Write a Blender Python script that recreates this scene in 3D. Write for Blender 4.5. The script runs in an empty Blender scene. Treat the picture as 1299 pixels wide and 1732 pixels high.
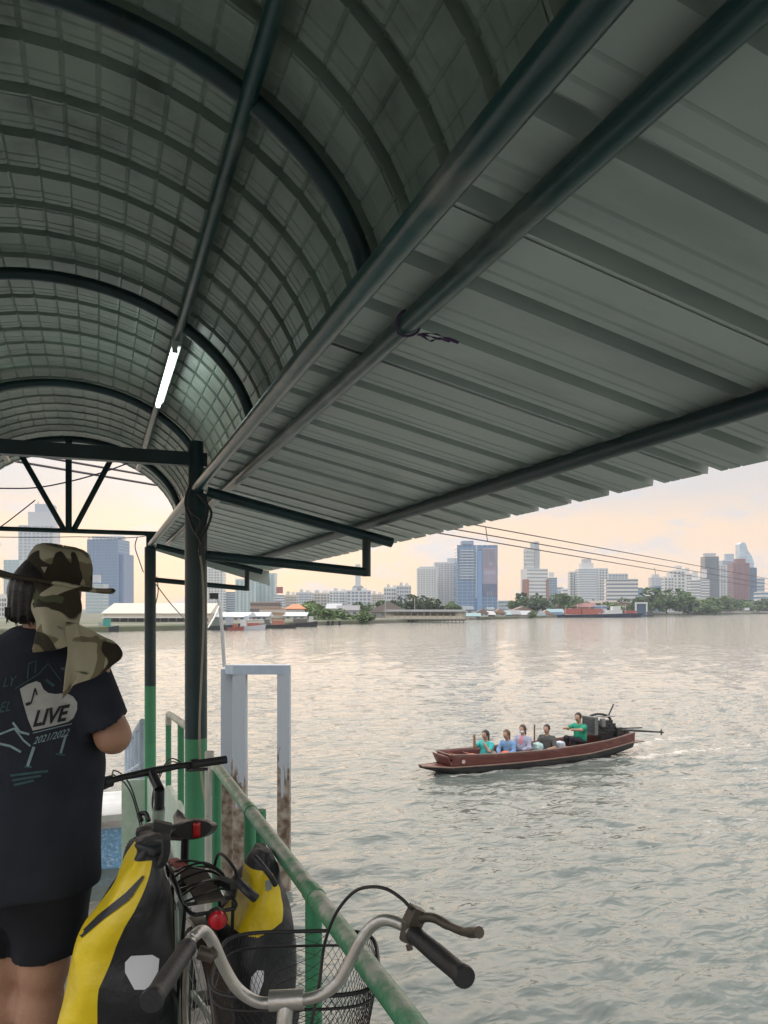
import bpy, bmesh, math, random
import numpy as np
from mathutils import Vector, Matrix
from mathutils.bvhtree import BVHTree
random.seed(7); rng = np.random.default_rng(7)
SC = bpy.context.scene
COL = SC.collection
# ------------------------------------------------------------------ camera
F = 1300.0; VX = 165.0; VY = 1030.0                     # focal length and pier-axis vanishing point, photo pixels
TH = math.atan((650 - VX) / F); CT, ST = math.cos(TH), math.sin(TH)
WATER = -4.1; DECK = -1.55                              # heights relative to the lens
cam = bpy.data.cameras.new('camera'); camo = bpy.data.objects.new('camera', cam); COL.objects.link(camo)
camo.rotation_euler = (math.pi / 2, 0, -TH)
cam.sensor_fit = 'VERTICAL'; cam.sensor_height = 36; cam.lens = 36 * F / 1732
cam.shift_y = (VY - 866) / 1732; cam.clip_start = 0.05; cam.clip_end = 20000
SC.camera = camo
# ------------------------------------------------------------------ sky
SUN_EL, SUN_AZ = math.radians(15), math.radians(8)     # azimuth measured from +Y towards +X
w = bpy.data.worlds.new('World'); SC.world = w; w.use_nodes = True
nt = w.node_tree; nt.nodes.clear(); N = nt.nodes.new; L = nt.links.new
tc = N('ShaderNodeTexCoord'); sep = N('ShaderNodeSeparateXYZ'); L(tc.outputs['Generated'], sep.inputs[0])
mp = N('ShaderNodeMapping'); mp.inputs['Scale'].default_value = (1.0, 1.0, 4.5); L(tc.outputs['Generated'], mp.inputs[0])
nz = N('ShaderNodeTexNoise'); nz.inputs['Scale'].default_value = 5.0; nz.inputs['Detail'].default_value = 6; nz.inputs['Roughness'].default_value = .55
L(mp.outputs[0], nz.inputs['Vector'])
wob = N('ShaderNodeMath'); wob.operation = 'MULTIPLY_ADD'; wob.inputs[1].default_value = .07; L(nz.outputs[0], wob.inputs[0]); 
sub = N('ShaderNodeMath'); sub.operation = 'SUBTRACT'; sub.inputs[1].default_value = .035; L(sep.outputs[2], sub.inputs[0]); L(sub.outputs[0], wob.inputs[2])
rp = N('ShaderNodeValToRGB'); L(wob.outputs[0], rp.inputs[0])
els = [(0, (.46, .308, .185)), (.05, (.46, .311, .192)), (.10, (.435, .312, .215)), (.145, (.31, .285, .275)), (.20, (.30, .295, .30)), (.40, (.76, .73, .71)), (1, (1.08, 1.12, 1.18))]
while len(rp.color_ramp.elements) < len(els): rp.color_ramp.elements.new(.5)
for e, (p, c) in zip(rp.color_ramp.elements, els): e.position = p; e.color = (*c, 1)
nz2 = N('ShaderNodeTexNoise'); nz2.inputs['Scale'].default_value = 9.0; nz2.inputs['Detail'].default_value = 7; nz2.inputs['Roughness'].default_value = .6
mp2 = N('ShaderNodeMapping'); mp2.inputs['Scale'].default_value = (1, 1, 3.2); mp2.inputs['Location'].default_value = (3.1, 1.7, .4)
L(tc.outputs['Generated'], mp2.inputs[0]); L(mp2.outputs[0], nz2.inputs['Vector'])
cr = N('ShaderNodeValToRGB'); L(nz2.outputs[0], cr.inputs[0])
cr.color_ramp.elements[0].position = .50; cr.color_ramp.elements[0].color = (0, 0, 0, 1)
cr.color_ramp.elements[1].position = .62; cr.color_ramp.elements[1].color = (1, 1, 1, 1)
fac = N('ShaderNodeMath'); fac.operation = 'MULTIPLY'; fac.inputs[1].default_value = .9; L(cr.outputs[0], fac.inputs[0])
mx = N('ShaderNodeMixRGB'); L(fac.outputs[0], mx.inputs[0]); L(rp.outputs[0], mx.inputs[1]); mx.inputs[2].default_value = (.30, .295, .315, 1)
bg1 = N('ShaderNodeBackground'); bg1.inputs[1].default_value = 1.0; L(mx.outputs[0], bg1.inputs[0])
sky = N('ShaderNodeTexSky'); sky.sky_type = 'NISHITA'; sky.sun_disc = False; sky.sun_elevation = SUN_EL; sky.sun_rotation = SUN_AZ
sky.air_density = 1.4; sky.dust_density = 2.5
bg2 = N('ShaderNodeBackground'); bg2.inputs[1].default_value = .05; L(sky.outputs[0], bg2.inputs[0])
ms = N('ShaderNodeMixShader'); ms.inputs[0].default_value = .05; L(bg1.outputs[0], ms.inputs[1]); L(bg2.outputs[0], ms.inputs[2])
wo = N('ShaderNodeOutputWorld'); L(ms.outputs[0], wo.inputs[0])
sl = bpy.data.lights.new('sun', 'SUN'); sl.energy = .5; sl.angle = math.radians(80); sl.color = (1, .74, .52)
so = bpy.data.objects.new('sun', sl); COL.objects.link(so)
d = -Vector((math.sin(SUN_AZ) * math.cos(SUN_EL), math.cos(SUN_AZ) * math.cos(SUN_EL), math.sin(SUN_EL)))
so.rotation_euler = d.to_track_quat('-Z', 'Y').to_euler()
SC.view_settings.view_transform = 'Standard'; SC.view_settings.look = 'None'; SC.view_settings.exposure = 1.3; SC.view_settings.gamma = 1
SC.render.engine = 'CYCLES'; SC.cycles.use_denoising = True; SC.cycles.max_bounces = 8; SC.cycles.volume_bounces = 1
SC.cycles.sample_clamp_indirect = 6
# ------------------------------------------------------------------ helpers
def P(px, py, zc):
    """photo pixel + depth -> world"""
    xc = (px - 650) * zc / F
    return Vector((xc * CT + zc * ST, -xc * ST + zc * CT, -(py - VY) * zc / F))
def CW(xc, zc, Z=0.0):
    return Vector((xc * CT + zc * ST, -xc * ST + zc * CT, Z))
def PX(px, py, X):
    return P(px, py, X * F / (CT * (px - VX)))
def lerp(a, b, t): return a + (b - a) * t
def pw(t, pts):
    xs = [p[0] for p in pts]; return float(np.interp(t, xs, [p[1] for p in pts]))
MATS = {}
def mat(name, col, rough=.6, metal=0.0, var=.18, scale=6.0, bump=0.0, bscale=60.0, col2=None, thr=None, soft=.06, mscale=4.0, spec=.5, emit=None, top=0.0, detail=5, stretch=None, trans=0.0, rnd=0.0):
    """procedural principled material; col2/thr mixes a second colour by a noise mask (wear, stains, print of the cloth, painted wave reflections)"""
    if name in MATS: return MATS[name]
    m = bpy.data.materials.new(name); m.use_nodes = True; t = m.node_tree; b = t.nodes['Principled BSDF']
    n = t.nodes.new; l = t.links.new
    c = n('ShaderNodeTexCoord'); vec = c.outputs['Object']
    if rnd:
        oi = n('ShaderNodeObjectInfo'); va = n('ShaderNodeVectorMath'); va.operation = 'MULTIPLY_ADD'; l(oi.outputs['Random'], va.inputs[0]); va.inputs[1].default_value = (37, 53, 71); l(vec, va.inputs[2]); vec = va.outputs[0]
    if stretch:
        mpn = n('ShaderNodeMapping'); mpn.inputs['Scale'].default_value = stretch; l(vec, mpn.inputs[0]); vec = mpn.outputs[0]
    no = n('ShaderNodeTexNoise'); no.inputs['Scale'].default_value = scale; no.inputs['Detail'].default_value = detail; l(vec, no.inputs['Vector'])
    r = n('ShaderNodeValToRGB'); l(no.outputs[0], r.inputs[0])
    r.color_ramp.elements[0].position = .25; r.color_ramp.elements[1].position = .75
    r.color_ramp.elements[0].color = (*[x * (1 - var) for x in col], 1); r.color_ramp.elements[1].color = (*[min(1, x * (1 + var)) for x in col], 1)
    out = r.outputs[0]
    if col2 is not None:
        n2 = n('ShaderNodeTexNoise'); n2.inputs['Scale'].default_value = mscale; n2.inputs['Detail'].default_value = detail; n2.inputs['Roughness'].default_value = .6; l(vec, n2.inputs['Vector'])
        src = n2.outputs[0]
        if top:
            g = n('ShaderNodeNewGeometry'); s = n('ShaderNodeSeparateXYZ'); l(g.outputs['Normal'], s.inputs[0])
            ma = n('ShaderNodeMath'); ma.operation = 'MULTIPLY_ADD'; ma.inputs[1].default_value = top; l(s.outputs[2], ma.inputs[0]); l(src, ma.inputs[2]); src = ma.outputs[0]
        r2 = n('ShaderNodeValToRGB'); l(src, r2.inputs[0])
        r2.color_ramp.elements[0].position = max(0, thr - soft); r2.color_ramp.elements[1].position = min(1, thr + soft)
        mxn = n('ShaderNodeMixRGB'); l(r2.outputs[0], mxn.inputs[0]); l(out, mxn.inputs[1]); mxn.inputs[2].default_value = (*col2, 1); out = mxn.outputs[0]
    if rnd:
        mr = n('ShaderNodeMapRange'); l(oi.outputs['Random'], mr.inputs['Value']); mr.inputs['To Min'].default_value = 1 - rnd; mr.inputs['To Max'].default_value = 1 + rnd
        hs = n('ShaderNodeHueSaturation'); l(mr.outputs[0], hs.inputs['Value']); l(out, hs.inputs['Color']); out = hs.outputs[0]
    l(out, b.inputs['Base Color'])
    b.inputs['Roughness'].default_value = rough; b.inputs['Metallic'].default_value = metal; b.inputs['Specular IOR Level'].default_value = spec
    if trans: b.inputs['Transmission Weight'].default_value = trans
    if emit:
        b.inputs['Emission Color'].default_value = (*emit[0], 1); b.inputs['Emission Strength'].default_value = emit[1]
    if bump:
        n3 = n('ShaderNodeTexNoise'); n3.inputs['Scale'].default_value = bscale; n3.inputs['Detail'].default_value = 4; l(vec, n3.inputs['Vector'])
        bp = n('ShaderNodeBump'); bp.inputs['Strength'].default_value = bump; bp.inputs['Distance'].default_value = .01; l(n3.outputs[0], bp.inputs['Height']); l(bp.outputs[0], b.inputs['Normal'])
    MATS[name] = m; return m
ORG = {}
def tag(o, label=None, cat=None, group=None, kind=None):
    for k, v in (('label', label), ('category', cat), ('group', group), ('kind', kind)):
        if v: o[k] = v
    return o
def thing(name, label, cat, loc=(0, 0, 0), rotz=0.0, group=None, local=False):
    o = bpy.data.objects.new(name, None); COL.objects.link(o); o.location = loc; o.rotation_euler = (0, 0, rotz)
    o.empty_display_size = .1; ORG[o.name] = Vector((0, 0, 0)) if local else Vector(loc); return tag(o, label, cat, group)
class MB:
    def __init__(s): s.v = []; s.f = []; s.mi = []; s.cur = 0
    def add(s, vs, fs):
        b = len(s.v); s.v += [tuple(x) for x in vs]; s.f += [tuple(i + b for i in f) for f in fs]; s.mi += [s.cur] * len(fs); return s
    def box(s, c, size, R=None):
        hx, hy, hz = size[0] / 2, size[1] / 2, size[2] / 2
        vs = [Vector((x, y, z)) for x in (-hx, hx) for y in (-hy, hy) for z in (-hz, hz)]
        if R is not None: vs = [R @ q for q in vs]
        c = Vector(c); return s.add([q + c for q in vs], [(0, 1, 3, 2), (4, 6, 7, 5), (0, 4, 5, 1), (2, 3, 7, 6), (0, 2, 6, 4), (1, 5, 7, 3)])
    def beam(s, a, b, wd, h, up=(0, 0, 1)):
        a, b = Vector(a), Vector(b); t = b - a; n = t.length; t.normalize(); sd = t.cross(Vector(up)).normalized(); u = sd.cross(t)
        R = Matrix((t, sd, u)).transposed(); return s.box((a + b) / 2, (n, wd, h), R)
    def tube(s, pts, r, seg=12, cap=True, closed=False):
        pts = [Vector(p) for p in pts]; n = len(pts); rs = r if hasattr(r, '__len__') else [r] * n
        T = []
        for i in range(n):
            a = pts[i - 1] if (i > 0 or closed) else pts[i]; b = pts[(i + 1) % n] if (i < n - 1 or closed) else pts[i]
            T.append((b - a).normalized())
        u = T[0].orthogonal().normalized(); vs = []
        for i in range(n):
            u = (u - T[i] * u.dot(T[i])); u = u.normalized() if u.length > 1e-9 else T[i].orthogonal().normalized(); v = T[i].cross(u)
            vs += [pts[i] + (u * math.cos(2 * math.pi * k / seg) + v * math.sin(2 * math.pi * k / seg)) * rs[i] for k in range(seg)]
        fs = [(i * seg + k, i * seg + (k + 1) % seg, ((i + 1) % n) * seg + (k + 1) % seg, ((i + 1) % n) * seg + k) for i in range(n if closed else n - 1) for k in range(seg)]
        if cap and not closed: fs += [tuple(range(seg - 1, -1, -1)), tuple((n - 1) * seg + k for k in range(seg))]
        return s.add(vs, fs)
    def grid(s, G, closed_u=False, closed_v=False):
        """G[i][j] vectors"""
        nu, nv = len(G), len(G[0]); vs = [q for row in G for q in row]; fs = []
        for i in range(nu if closed_u else nu - 1):
            for j in range(nv if closed_v else nv - 1):
                i2, j2 = (i + 1) % nu, (j + 1) % nv
                fs.append((i * nv + j, i * nv + j2, i2 * nv + j2, i2 * nv + j))
        return s.add(vs, fs)
    def lathe(s, prof, c=(0, 0, 0), R=None, seg=24):
        """prof: (radius, height) list about local Z"""
        c = Vector(c); G = []
        for rr, h in prof:
            row = []
            for k in range(seg):
                q = Vector((rr * math.cos(2 * math.pi * k / seg), rr * math.sin(2 * math.pi * k / seg), h)); row.append((R @ q if R is not None else q) + c)
            G.append(row)
        return s.grid(G, closed_v=True)
    def build(s, name, m, parent=None, smooth=True, angle=40, solid=0.0):
        me = bpy.data.meshes.new(name); o = ORG.get(parent.name, Vector((0, 0, 0))) if parent is not None else Vector((0, 0, 0))
        me.from_pydata([(q[0] - o[0], q[1] - o[1], q[2] - o[2]) for q in s.v], [], s.f)
        for x in (m if isinstance(m, (list, tuple)) else [m]): me.materials.append(x)
        if any(s.mi): me.polygons.foreach_set('material_index', s.mi)
        if smooth:
            me.polygons.foreach_set('use_smooth', [True] * len(me.polygons))
            try: me.set_sharp_from_angle(angle=math.radians(angle))
            except Exception: pass
        me.validate(); ob = bpy.data.objects.new(name, me); COL.objects.link(ob)
        if parent is not None: ob.parent = parent; ORG[ob.name] = o
        if solid:
            md = ob.modifiers.new('thick', 'SOLIDIFY'); md.thickness = solid; md.offset = 0
        return ob
def bez(pts, n=8):
    """Catmull-Rom through pts"""
    pts = [Vector(p) for p in pts]; out = []
    for i in range(len(pts) - 1):
        p0, p1, p2, p3 = pts[max(0, i - 1)], pts[i], pts[i + 1], pts[min(len(pts) - 1, i + 2)]
        for k in range(n):
            t = k / n; out.append(.5 * ((2 * p1) + (p2 - p0) * t + (2 * p0 - 5 * p1 + 4 * p2 - p3) * t * t + (3 * p1 - p0 - 3 * p2 + p3) * t ** 3))
    out.append(pts[-1]); return out
UNIT = {}
def piece(name, m, parent, loc, size, rotz=0.0):
    """a box part in the parent's own frame; boxes of one material share their mesh"""
    if m.name not in UNIT:
        UNIT[m.name] = MB().box((0, 0, 0), (1, 1, 1)).build('unit', m, None, smooth=False).data
        bpy.data.objects.remove([o for o in bpy.data.objects if o.data == UNIT[m.name]][0])
    o = bpy.data.objects.new(name, UNIT[m.name]); COL.objects.link(o); o.parent = parent; o.location = loc; o.scale = size; o.rotation_euler = (0, 0, rotz); return o
# ---- signed-distance meshing for bodies, cloth and bags
def sn_mesh(fn, lo, hi, h):
    lo, hi = np.array(lo, float), np.array(hi, float); n = np.ceil((hi - lo) / h).astype(int) + 1
    ax = [lo[i] + h * np.arange(n[i]) for i in range(3)]
    g = np.stack(np.meshgrid(*ax, indexing='ij'), -1); V = fn(g.reshape(-1, 3)).reshape(n)
    ins = V < 0; ps = np.zeros(tuple(n - 1) + (3,)); ct = np.zeros(tuple(n - 1))
    def cn(A, c): return A[c[0]:A.shape[0] - 1 + c[0], c[1]:A.shape[1] - 1 + c[1], c[2]:A.shape[2] - 1 + c[2]]
    cs = [(x, y, z) for x in (0, 1) for y in (0, 1) for z in (0, 1)]
    for a in cs:
        for k in range(3):
            if a[k] == 0:
                b = list(a); b[k] = 1; va, vb = cn(V, a), cn(V, b); m = (va < 0) != (vb < 0)
                t = np.where(m, va / np.where(m, va - vb, 1), 0)
                for q in range(3): ps[..., q] += np.where(m, a[q] + (t if q == k else 0), 0)
                ct += m
    act = ct > 0; idx = -np.ones(act.shape, int); idx[act] = np.arange(act.sum())
    I = np.argwhere(act); vs = lo + h * (I + ps[act] / ct[act][:, None]); fs = []
    for k in range(3):
        a, b = [slice(None)] * 3, [slice(None)] * 3; a[k] = slice(0, -1); b[k] = slice(1, None)
        x = ins[tuple(a)] != ins[tuple(b)]; e = np.argwhere(x); u, v = (k + 1) % 3, (k + 2) % 3
        e = e[(e[:, u] > 0) & (e[:, v] > 0) & (e[:, u] < n[u] - 1) & (e[:, v] < n[v] - 1)]
        if len(e) == 0: continue
        def at(du, dv):
            q = e.copy(); q[:, u] += du; q[:, v] += dv; return idx[q[:, 0], q[:, 1], q[:, 2]]
        q = np.stack([at(-1, -1), at(0, -1), at(0, 0), at(-1, 0)], 1); fl = ins[e[:, 0], e[:, 1], e[:, 2]]; q[~fl] = q[~fl][:, ::-1]; fs.append(q)
    return vs, np.concatenate(fs).tolist()
def s_cone(p, a, b, ra, rb):
    a, b = np.array(a, float), np.array(b, float); d = b - a; t = np.clip(((p - a) @ d) / (d @ d), 0, 1); return np.linalg.norm(p - a - t[:, None] * d, axis=1) - (ra + (rb - ra) * t)
def s_ell(p, c, r):
    r = np.array(r, float); q = (p - np.array(c, float)) / r; k = np.linalg.norm(q, axis=1); return (k - 1) * r.min()
def smin(a, b, k=.04):
    h = np.clip(.5 + .5 * (b - a) / k, 0, 1); return b + (a - b) * h - k * h * (1 - h)
def s_union(ds, k=.04):
    o = ds[0]
    for x in ds[1:]: o = smin(o, x, k)
    return o
def wrin(p, amp, f, seed=0):
    r = np.random.default_rng(seed); o = 0
    for i in range(5):
        d = r.normal(size=3); d /= np.linalg.norm(d); o = o + np.sin((p @ d) * f * (1 + .45 * i) + r.uniform(0, 6.3)) / (1 + .6 * i)
    return amp * o
def sdf_obj(name, fn, lo, hi, h, m, parent, M4):
    vs, fs = sn_mesh(fn, lo, hi, h); b = MB(); b.add([M4 @ Vector(q) for q in vs], fs); return b.build(name, m, parent, angle=180)
# ================================================================== water
BOAT_B, BOAT_S = CW(1.52, 19.2), CW(6.98, 22.1)        # bow board and stern on the water plane
def make_water():
    m = bpy.data.materials.new('river_water'); m.use_nodes = True; t = m.node_tree; b = t.nodes['Principled BSDF']; n = t.nodes.new; l = t.links.new
    g = n('ShaderNodeNewGeometry'); pos = g.outputs['Position']
    b.inputs['Roughness'].default_value = .06; b.inputs['IOR'].default_value = 1.333
    n0 = n('ShaderNodeTexNoise'); n0.inputs['Scale'].default_value = .06; n0.inputs['Detail'].default_value = 4; l(pos, n0.inputs['Vector'])
    r0 = n('ShaderNodeValToRGB'); l(n0.outputs[0], r0.inputs[0]); r0.color_ramp.elements[0].position = .3; r0.color_ramp.elements[1].position = .7
    r0.color_ramp.elements[0].color = (.125, .142, .124, 1); r0.color_ramp.elements[1].color = (.148, .163, .142, 1)
    # foam churned up along the hull and behind the propeller
    rot = math.atan2((BOAT_S - BOAT_B).y, (BOAT_S - BOAT_B).x)
    mpn = n('ShaderNodeMapping'); mpn.vector_type = 'TEXTURE'; mpn.inputs['Location'].default_value = (BOAT_B.x, BOAT_B.y, 0); mpn.inputs['Rotation'].default_value = (0, 0, rot); l(pos, mpn.inputs[0])
    s = n('ShaderNodeSeparateXYZ'); l(mpn.outputs[0], s.inputs[0])
    def M2(op, a, bb, c=None):
        q = n('ShaderNodeMath'); q.operation = op; q.use_clamp = False
        for i, x in enumerate((a, bb, c)):
            if x is None: continue
            if isinstance(x, (int, float)): q.inputs[i].default_value = x
            else: l(x, q.inputs[i])
        return q.outputs[0]
    ay = M2('ABSOLUTE', s.outputs[1], 0)
    hullw = M2('MULTIPLY_ADD', s.outputs[0], .05, .42)
    near = M2('SUBTRACT', 1.0, M2('DIVIDE', M2('ABSOLUTE', M2('SUBTRACT', ay, hullw), 0), M2('MULTIPLY_ADD', s.outputs[0], .035, .12)))
    inx = M2('MULTIPLY', M2('GREATER_THAN', s.outputs[0], -.1), M2('LESS_THAN', s.outputs[0], 11.0))
    fade = M2('SUBTRACT', 1.0, M2('DIVIDE', s.outputs[0], 14.0))
    nf = n('ShaderNodeTexNoise'); nf.inputs['Scale'].default_value = 3.5; nf.inputs['Detail'].default_value = 8; nf.inputs['Roughness'].default_value = .7; l(mpn.outputs[0], nf.inputs['Vector'])
    fo = M2('MULTIPLY', M2('MULTIPLY', M2('MAXIMUM', near, 0), inx), fade)
    fm = M2('MULTIPLY', M2('MAXIMUM', M2('SUBTRACT', M2('ADD', M2('MULTIPLY', fo, .36), nf.outputs[0]), .60), 0), 6.0); fm = M2('MINIMUM', M2('MULTIPLY', fm, inx), .7)
    mxn = n('ShaderNodeMixRGB'); l(fm, mxn.inputs[0]); l(r0.outputs[0], mxn.inputs[1]); mxn.inputs[2].default_value = (.6, .58, .52, 1); l(mxn.outputs[0], b.inputs['Base Color'])
    # fine ripples
    mp1 = n('ShaderNodeMapping'); mp1.inputs['Rotation'].default_value = (0, 0, TH); mp1.inputs['Scale'].default_value = (.7, 1.25, 1); l(pos, mp1.inputs[0])
    n1 = n('ShaderNodeTexNoise'); n1.inputs['Scale'].default_value = 2.4; n1.inputs['Detail'].default_value = 2.5; n1.inputs['Roughness'].default_value = .58; n1.inputs['Distortion'].default_value = .4; l(mp1.outputs[0], n1.inputs['Vector'])
    bp = n('ShaderNodeBump'); bp.inputs['Strength'].default_value = 1.0; bp.inputs['Distance'].default_value = .10; n4 = n('ShaderNodeTexNoise'); n4.noise_type = 'RIDGED_MULTIFRACTAL'; n4.inputs['Scale'].default_value = .95; n4.inputs['Detail'].default_value = 4; n4.inputs['Roughness'].default_value = .5; n4.inputs['Distortion'].default_value = .5; l(mp1.outputs[0], n4.inputs['Vector'])
    n5 = n('ShaderNodeTexNoise'); n5.inputs['Scale'].default_value = .42; n5.inputs['Detail'].default_value = 3; n5.inputs['Roughness'].default_value = .6; l(mp1.outputs[0], n5.inputs['Vector'])
    hsum = M2('MULTIPLY_ADD', n5.outputs[0], 2.2, M2('MULTIPLY_ADD', n4.outputs[0], .05, n1.outputs[0])); l(hsum, bp.inputs['Height']); l(bp.outputs[0], b.inputs['Normal'])
    # one sheet: fine in front of the pier, coarse beyond
    na, nr = 620, 640
    an = np.concatenate([np.linspace(-math.pi, -.75, 40, endpoint=False), np.linspace(-.75, .75, na), np.linspace(.75, math.pi, 40)[1:]]) ; 
    rr = np.concatenate([[.5, 2.0], np.geomspace(3.5, 900, nr), [1500, 3000, 9000]])
    A, R = np.meshgrid(an + TH, rr, indexing='xy'); X, Y = R * np.sin(A), R * np.cos(A); Z = np.zeros_like(X)
    w_rng = np.random.default_rng(3); cell = R * .0088
    wx = .9 * np.sin(X * .31 + .17 * Y) + .7 * np.sin(Y * .43 - .22 * X + 1.3) + .5 * np.sin(X * .83 + Y * .71 + 2.2)
    for k in range(54):
        lam = .26 * (9 ** (w_rng.random() ** 1.35)); dr = TH + w_rng.normal() * .62; amp = .0068 * lam ** .85
        kx, ky = math.sin(dr) * 2 * math.pi / lam, math.cos(dr) * 2 * math.pi / lam; ph = kx * X + ky * Y + w_rng.uniform(0, 6.3) + wx * w_rng.uniform(.6, 2.0) * min(1.6, .7 / lam + .3)
        q = 1.25 - 2 * np.abs(np.sin(ph / 2)) ** 1.15 if lam < 1.4 else np.sin(ph) + .35 * np.sin(2 * ph + 1.5)
        Z += amp * q * np.clip(lam / (2.6 * cell) - .5, 0, 1)
    bx, by = X - BOAT_B.x, Y - BOAT_B.y; bl = (BOAT_S - BOAT_B).normalized(); U = bx * bl.x + by * bl.y; Wd = np.abs(-bx * bl.y + by * bl.x)
    env = np.clip(U / 2, 0, 1) * np.clip((26 - U) / 16, 0, 1) * np.exp(-((Wd - .35 - .30 * np.clip(U, 0, 40)) / (.5 + .07 * np.clip(U, 0, 40))) ** 2)
    Z += .055 * env * np.sin((Wd - .30 * U) * 7.5 + .4 * wx)
    Z += .03 * np.clip((U - 6) / 1.5, 0, 1) * np.clip((20 - U) / 10, 0, 1) * np.exp(-(Wd / .7) ** 2) * np.sin(U * 6.5 + 2.5 * wx)
    Z *= (.75 + .35 * np.sin(X * .13 + 1) * np.sin(Y * .09 + 2))
    Z *= np.clip((R - 2.5) / 3, 0, 1) * (np.abs(A - TH) < .80)
    na2 = len(an); V = np.stack([X, Y, Z + WATER], -1).reshape(-1, 3)
    i, j = np.meshgrid(np.arange(len(rr) - 1), np.arange(na2 - 1), indexing='ij'); a = (i * na2 + j).ravel()
    Fq = np.stack([a, a + na2, a + na2 + 1, a + 1], 1)
    me = bpy.data.meshes.new('river_water'); me.from_pydata(V.tolist(), [], Fq[:, ::-1].tolist()); me.polygons.foreach_set('use_smooth', [True] * len(me.polygons)); me.materials.append(m)
    o = bpy.data.objects.new('river_water', me); COL.objects.link(o); tag(o, 'wide rippling grey brown river', None, None, 'structure')
    # fan of the sheet closes round the lens; the innermost disc is under the deck
make_water()
# ================================================================== pier deck
XC, EA, EB, EZ = -.223, 1.05, .777, .94                   # roof vault: centre, half width, rise, springing
XR, XL = .52, -.97                                        # right and left column lines
YC = [.4, 4.417, 8.4]                                     # column rows
deck_m = mat('worn_concrete', (.21, .20, .185), .8, var=.35, scale=5, bump=.5, bscale=45, col2=(.33, .32, .30), thr=.62, mscale=9)
steel_dk = mat('dark_green_paint', (.009, .036, .042), .42, var=.35, scale=7, bump=.12, bscale=30, col2=(.07, .08, .08), thr=.74, soft=.05, mscale=11)
pipe_m = mat('worn_dark_green_pipe', (.014, .060, .062), .30, var=.4, scale=6, bump=.15, bscale=40, col2=(.17, .18, .17), thr=.64, soft=.10, mscale=7, stretch=(1, .35, 1))
green_m = mat('mid_green_paint', (.055, .25, .125), .42, var=.15, scale=5, bump=.1, bscale=30, col2=(.12, .17, .12), thr=.72, soft=.04, mscale=9)
rail_m = mat('chipped_green_rail_paint', (.085, .29, .155), .42, var=.2, scale=9, bump=.35, bscale=60, col2=(.50, .50, .43), thr=.72, soft=.12, mscale=13, top=.25)
blackiron = mat('black_paint', (.012, .016, .017), .4, var=.3, scale=9, bump=.1)
o = MB().box((-.35, 1.0, DECK - .12), (1.95, 6.7, .24)).build('pier_deck', deck_m, smooth=False); tag(o, 'worn grey concrete pier deck', None, None, 'structure')
for y in (-1.8, 1.2, 4.0):
    for x in (-1.0, .3):
        q = MB().tube([(x, y, WATER - 1.5), (x, y, DECK - .241)], .14, 14).build('deck_pile', deck_m); q.parent = o
# ================================================================== shelter
sh = thing('pier_shelter', 'dark green steel pier shelter with vaulted metal roof and side canopies', 'shelter', (XC, 2.4, DECK))
arch_m = mat('vault_sheet_metal', (.27, .33, .28), .42, var=.2, scale=1.6, bump=.12, bscale=25, col2=(.16, .19, .165), thr=.58, soft=.12, mscale=3.2, rnd=.13)
can_m = mat('canopy_sheet_metal', (.43, .485, .455), .40, var=.12, scale=1.3, bump=.10, bscale=20, col2=(.33, .37, .35), thr=.58, soft=.10, mscale=3.0, stretch=(.5, 1.6, 1), rnd=.10)
screw_m = mat('screw_heads', (.10, .10, .10), .4, metal=.6)
for x in (XR, XL):
    for i, y in enumerate(YC):
        sp = (-.724, -.724, -.805)[i]; bot = DECK if y < 5 else WATER - 1.0; r = .0615 if y < 5 else .058
        tp = EZ + .0 if i < 2 else .80
        b = MB(); b.tube([(x, y, bot), (x, y, sp)], r, 20, cap=False); b.cur = 1; b.tube([(x, y, sp), (x, y, .645)], r, 20, cap=True)
        b.build('column', [green_m, steel_dk], sh)
        MB().tube([(x, y + .004, .63), (x, y + .004, tp)], .042, 14).build('column_stub', steel_dk, sh)
YN, YF = -1.1, 8.9
for sgn in (1, -1):
    X = lambda x: x if sgn > 0 else 2 * XC - x
    MB().tube([(X(.52), YN, .672), (X(.52), YF - .05, .672)], .0275, 18).build('eave_pipe', pipe_m, sh)
    if sgn > 0: MB().tube([(X(.732), YN, .7175), (X(.732), YF, .7175)], .0262, 16).build('purlin', pipe_m, sh)
    if sgn > 0: MB().tube([(X(1.59), YN, .528), (X(1.59), YF, .528)], .030, 16).build('purlin', pipe_m if sgn < 0 else steel_dk, sh)
    MB().tube([(X(.425), YN, 1.535), (X(.425), YF - .1, 1.535)], .027, 16).build('purlin', pipe_m, sh)
    for i, y in enumerate(YC if sgn > 0 else []):
        s = lambda x, z: (X(x), y, z)
        r = .030 if i else .028
        MB().tube([s(.58, .662), s(1.70, .408)], .030, 14).build('rafter', steel_dk, sh)
        MB().tube([s(.575, .305), s(1.50, .226), s(1.534, .227)], .027, 14).build('bracket_arm', steel_dk, sh)
        MB().tube([s(1.534, .198), s(1.534, .425)], .027, 14).build('bracket_post', steel_dk, sh)
def ell(t, off=0.0): return XC + (EA + off) * math.cos(t), EZ + (EB + off) * math.sin(t)
for y in (-.9, .35, 2.33, 4.32, 6.33, 8.4):
    MB().tube([(ell(math.pi * k / 48)[0], y, ell(math.pi * k / 48)[1]) for k in range(49)], .031, 12).build('arch_rib', steel_dk, sh)
for y in (.4, 4.43):
    MB().beam((XL - .1, y, .84), (XR + .06, y, .84), .06, .075).build('tie_beam', steel_dk, sh, smooth=False)
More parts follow.
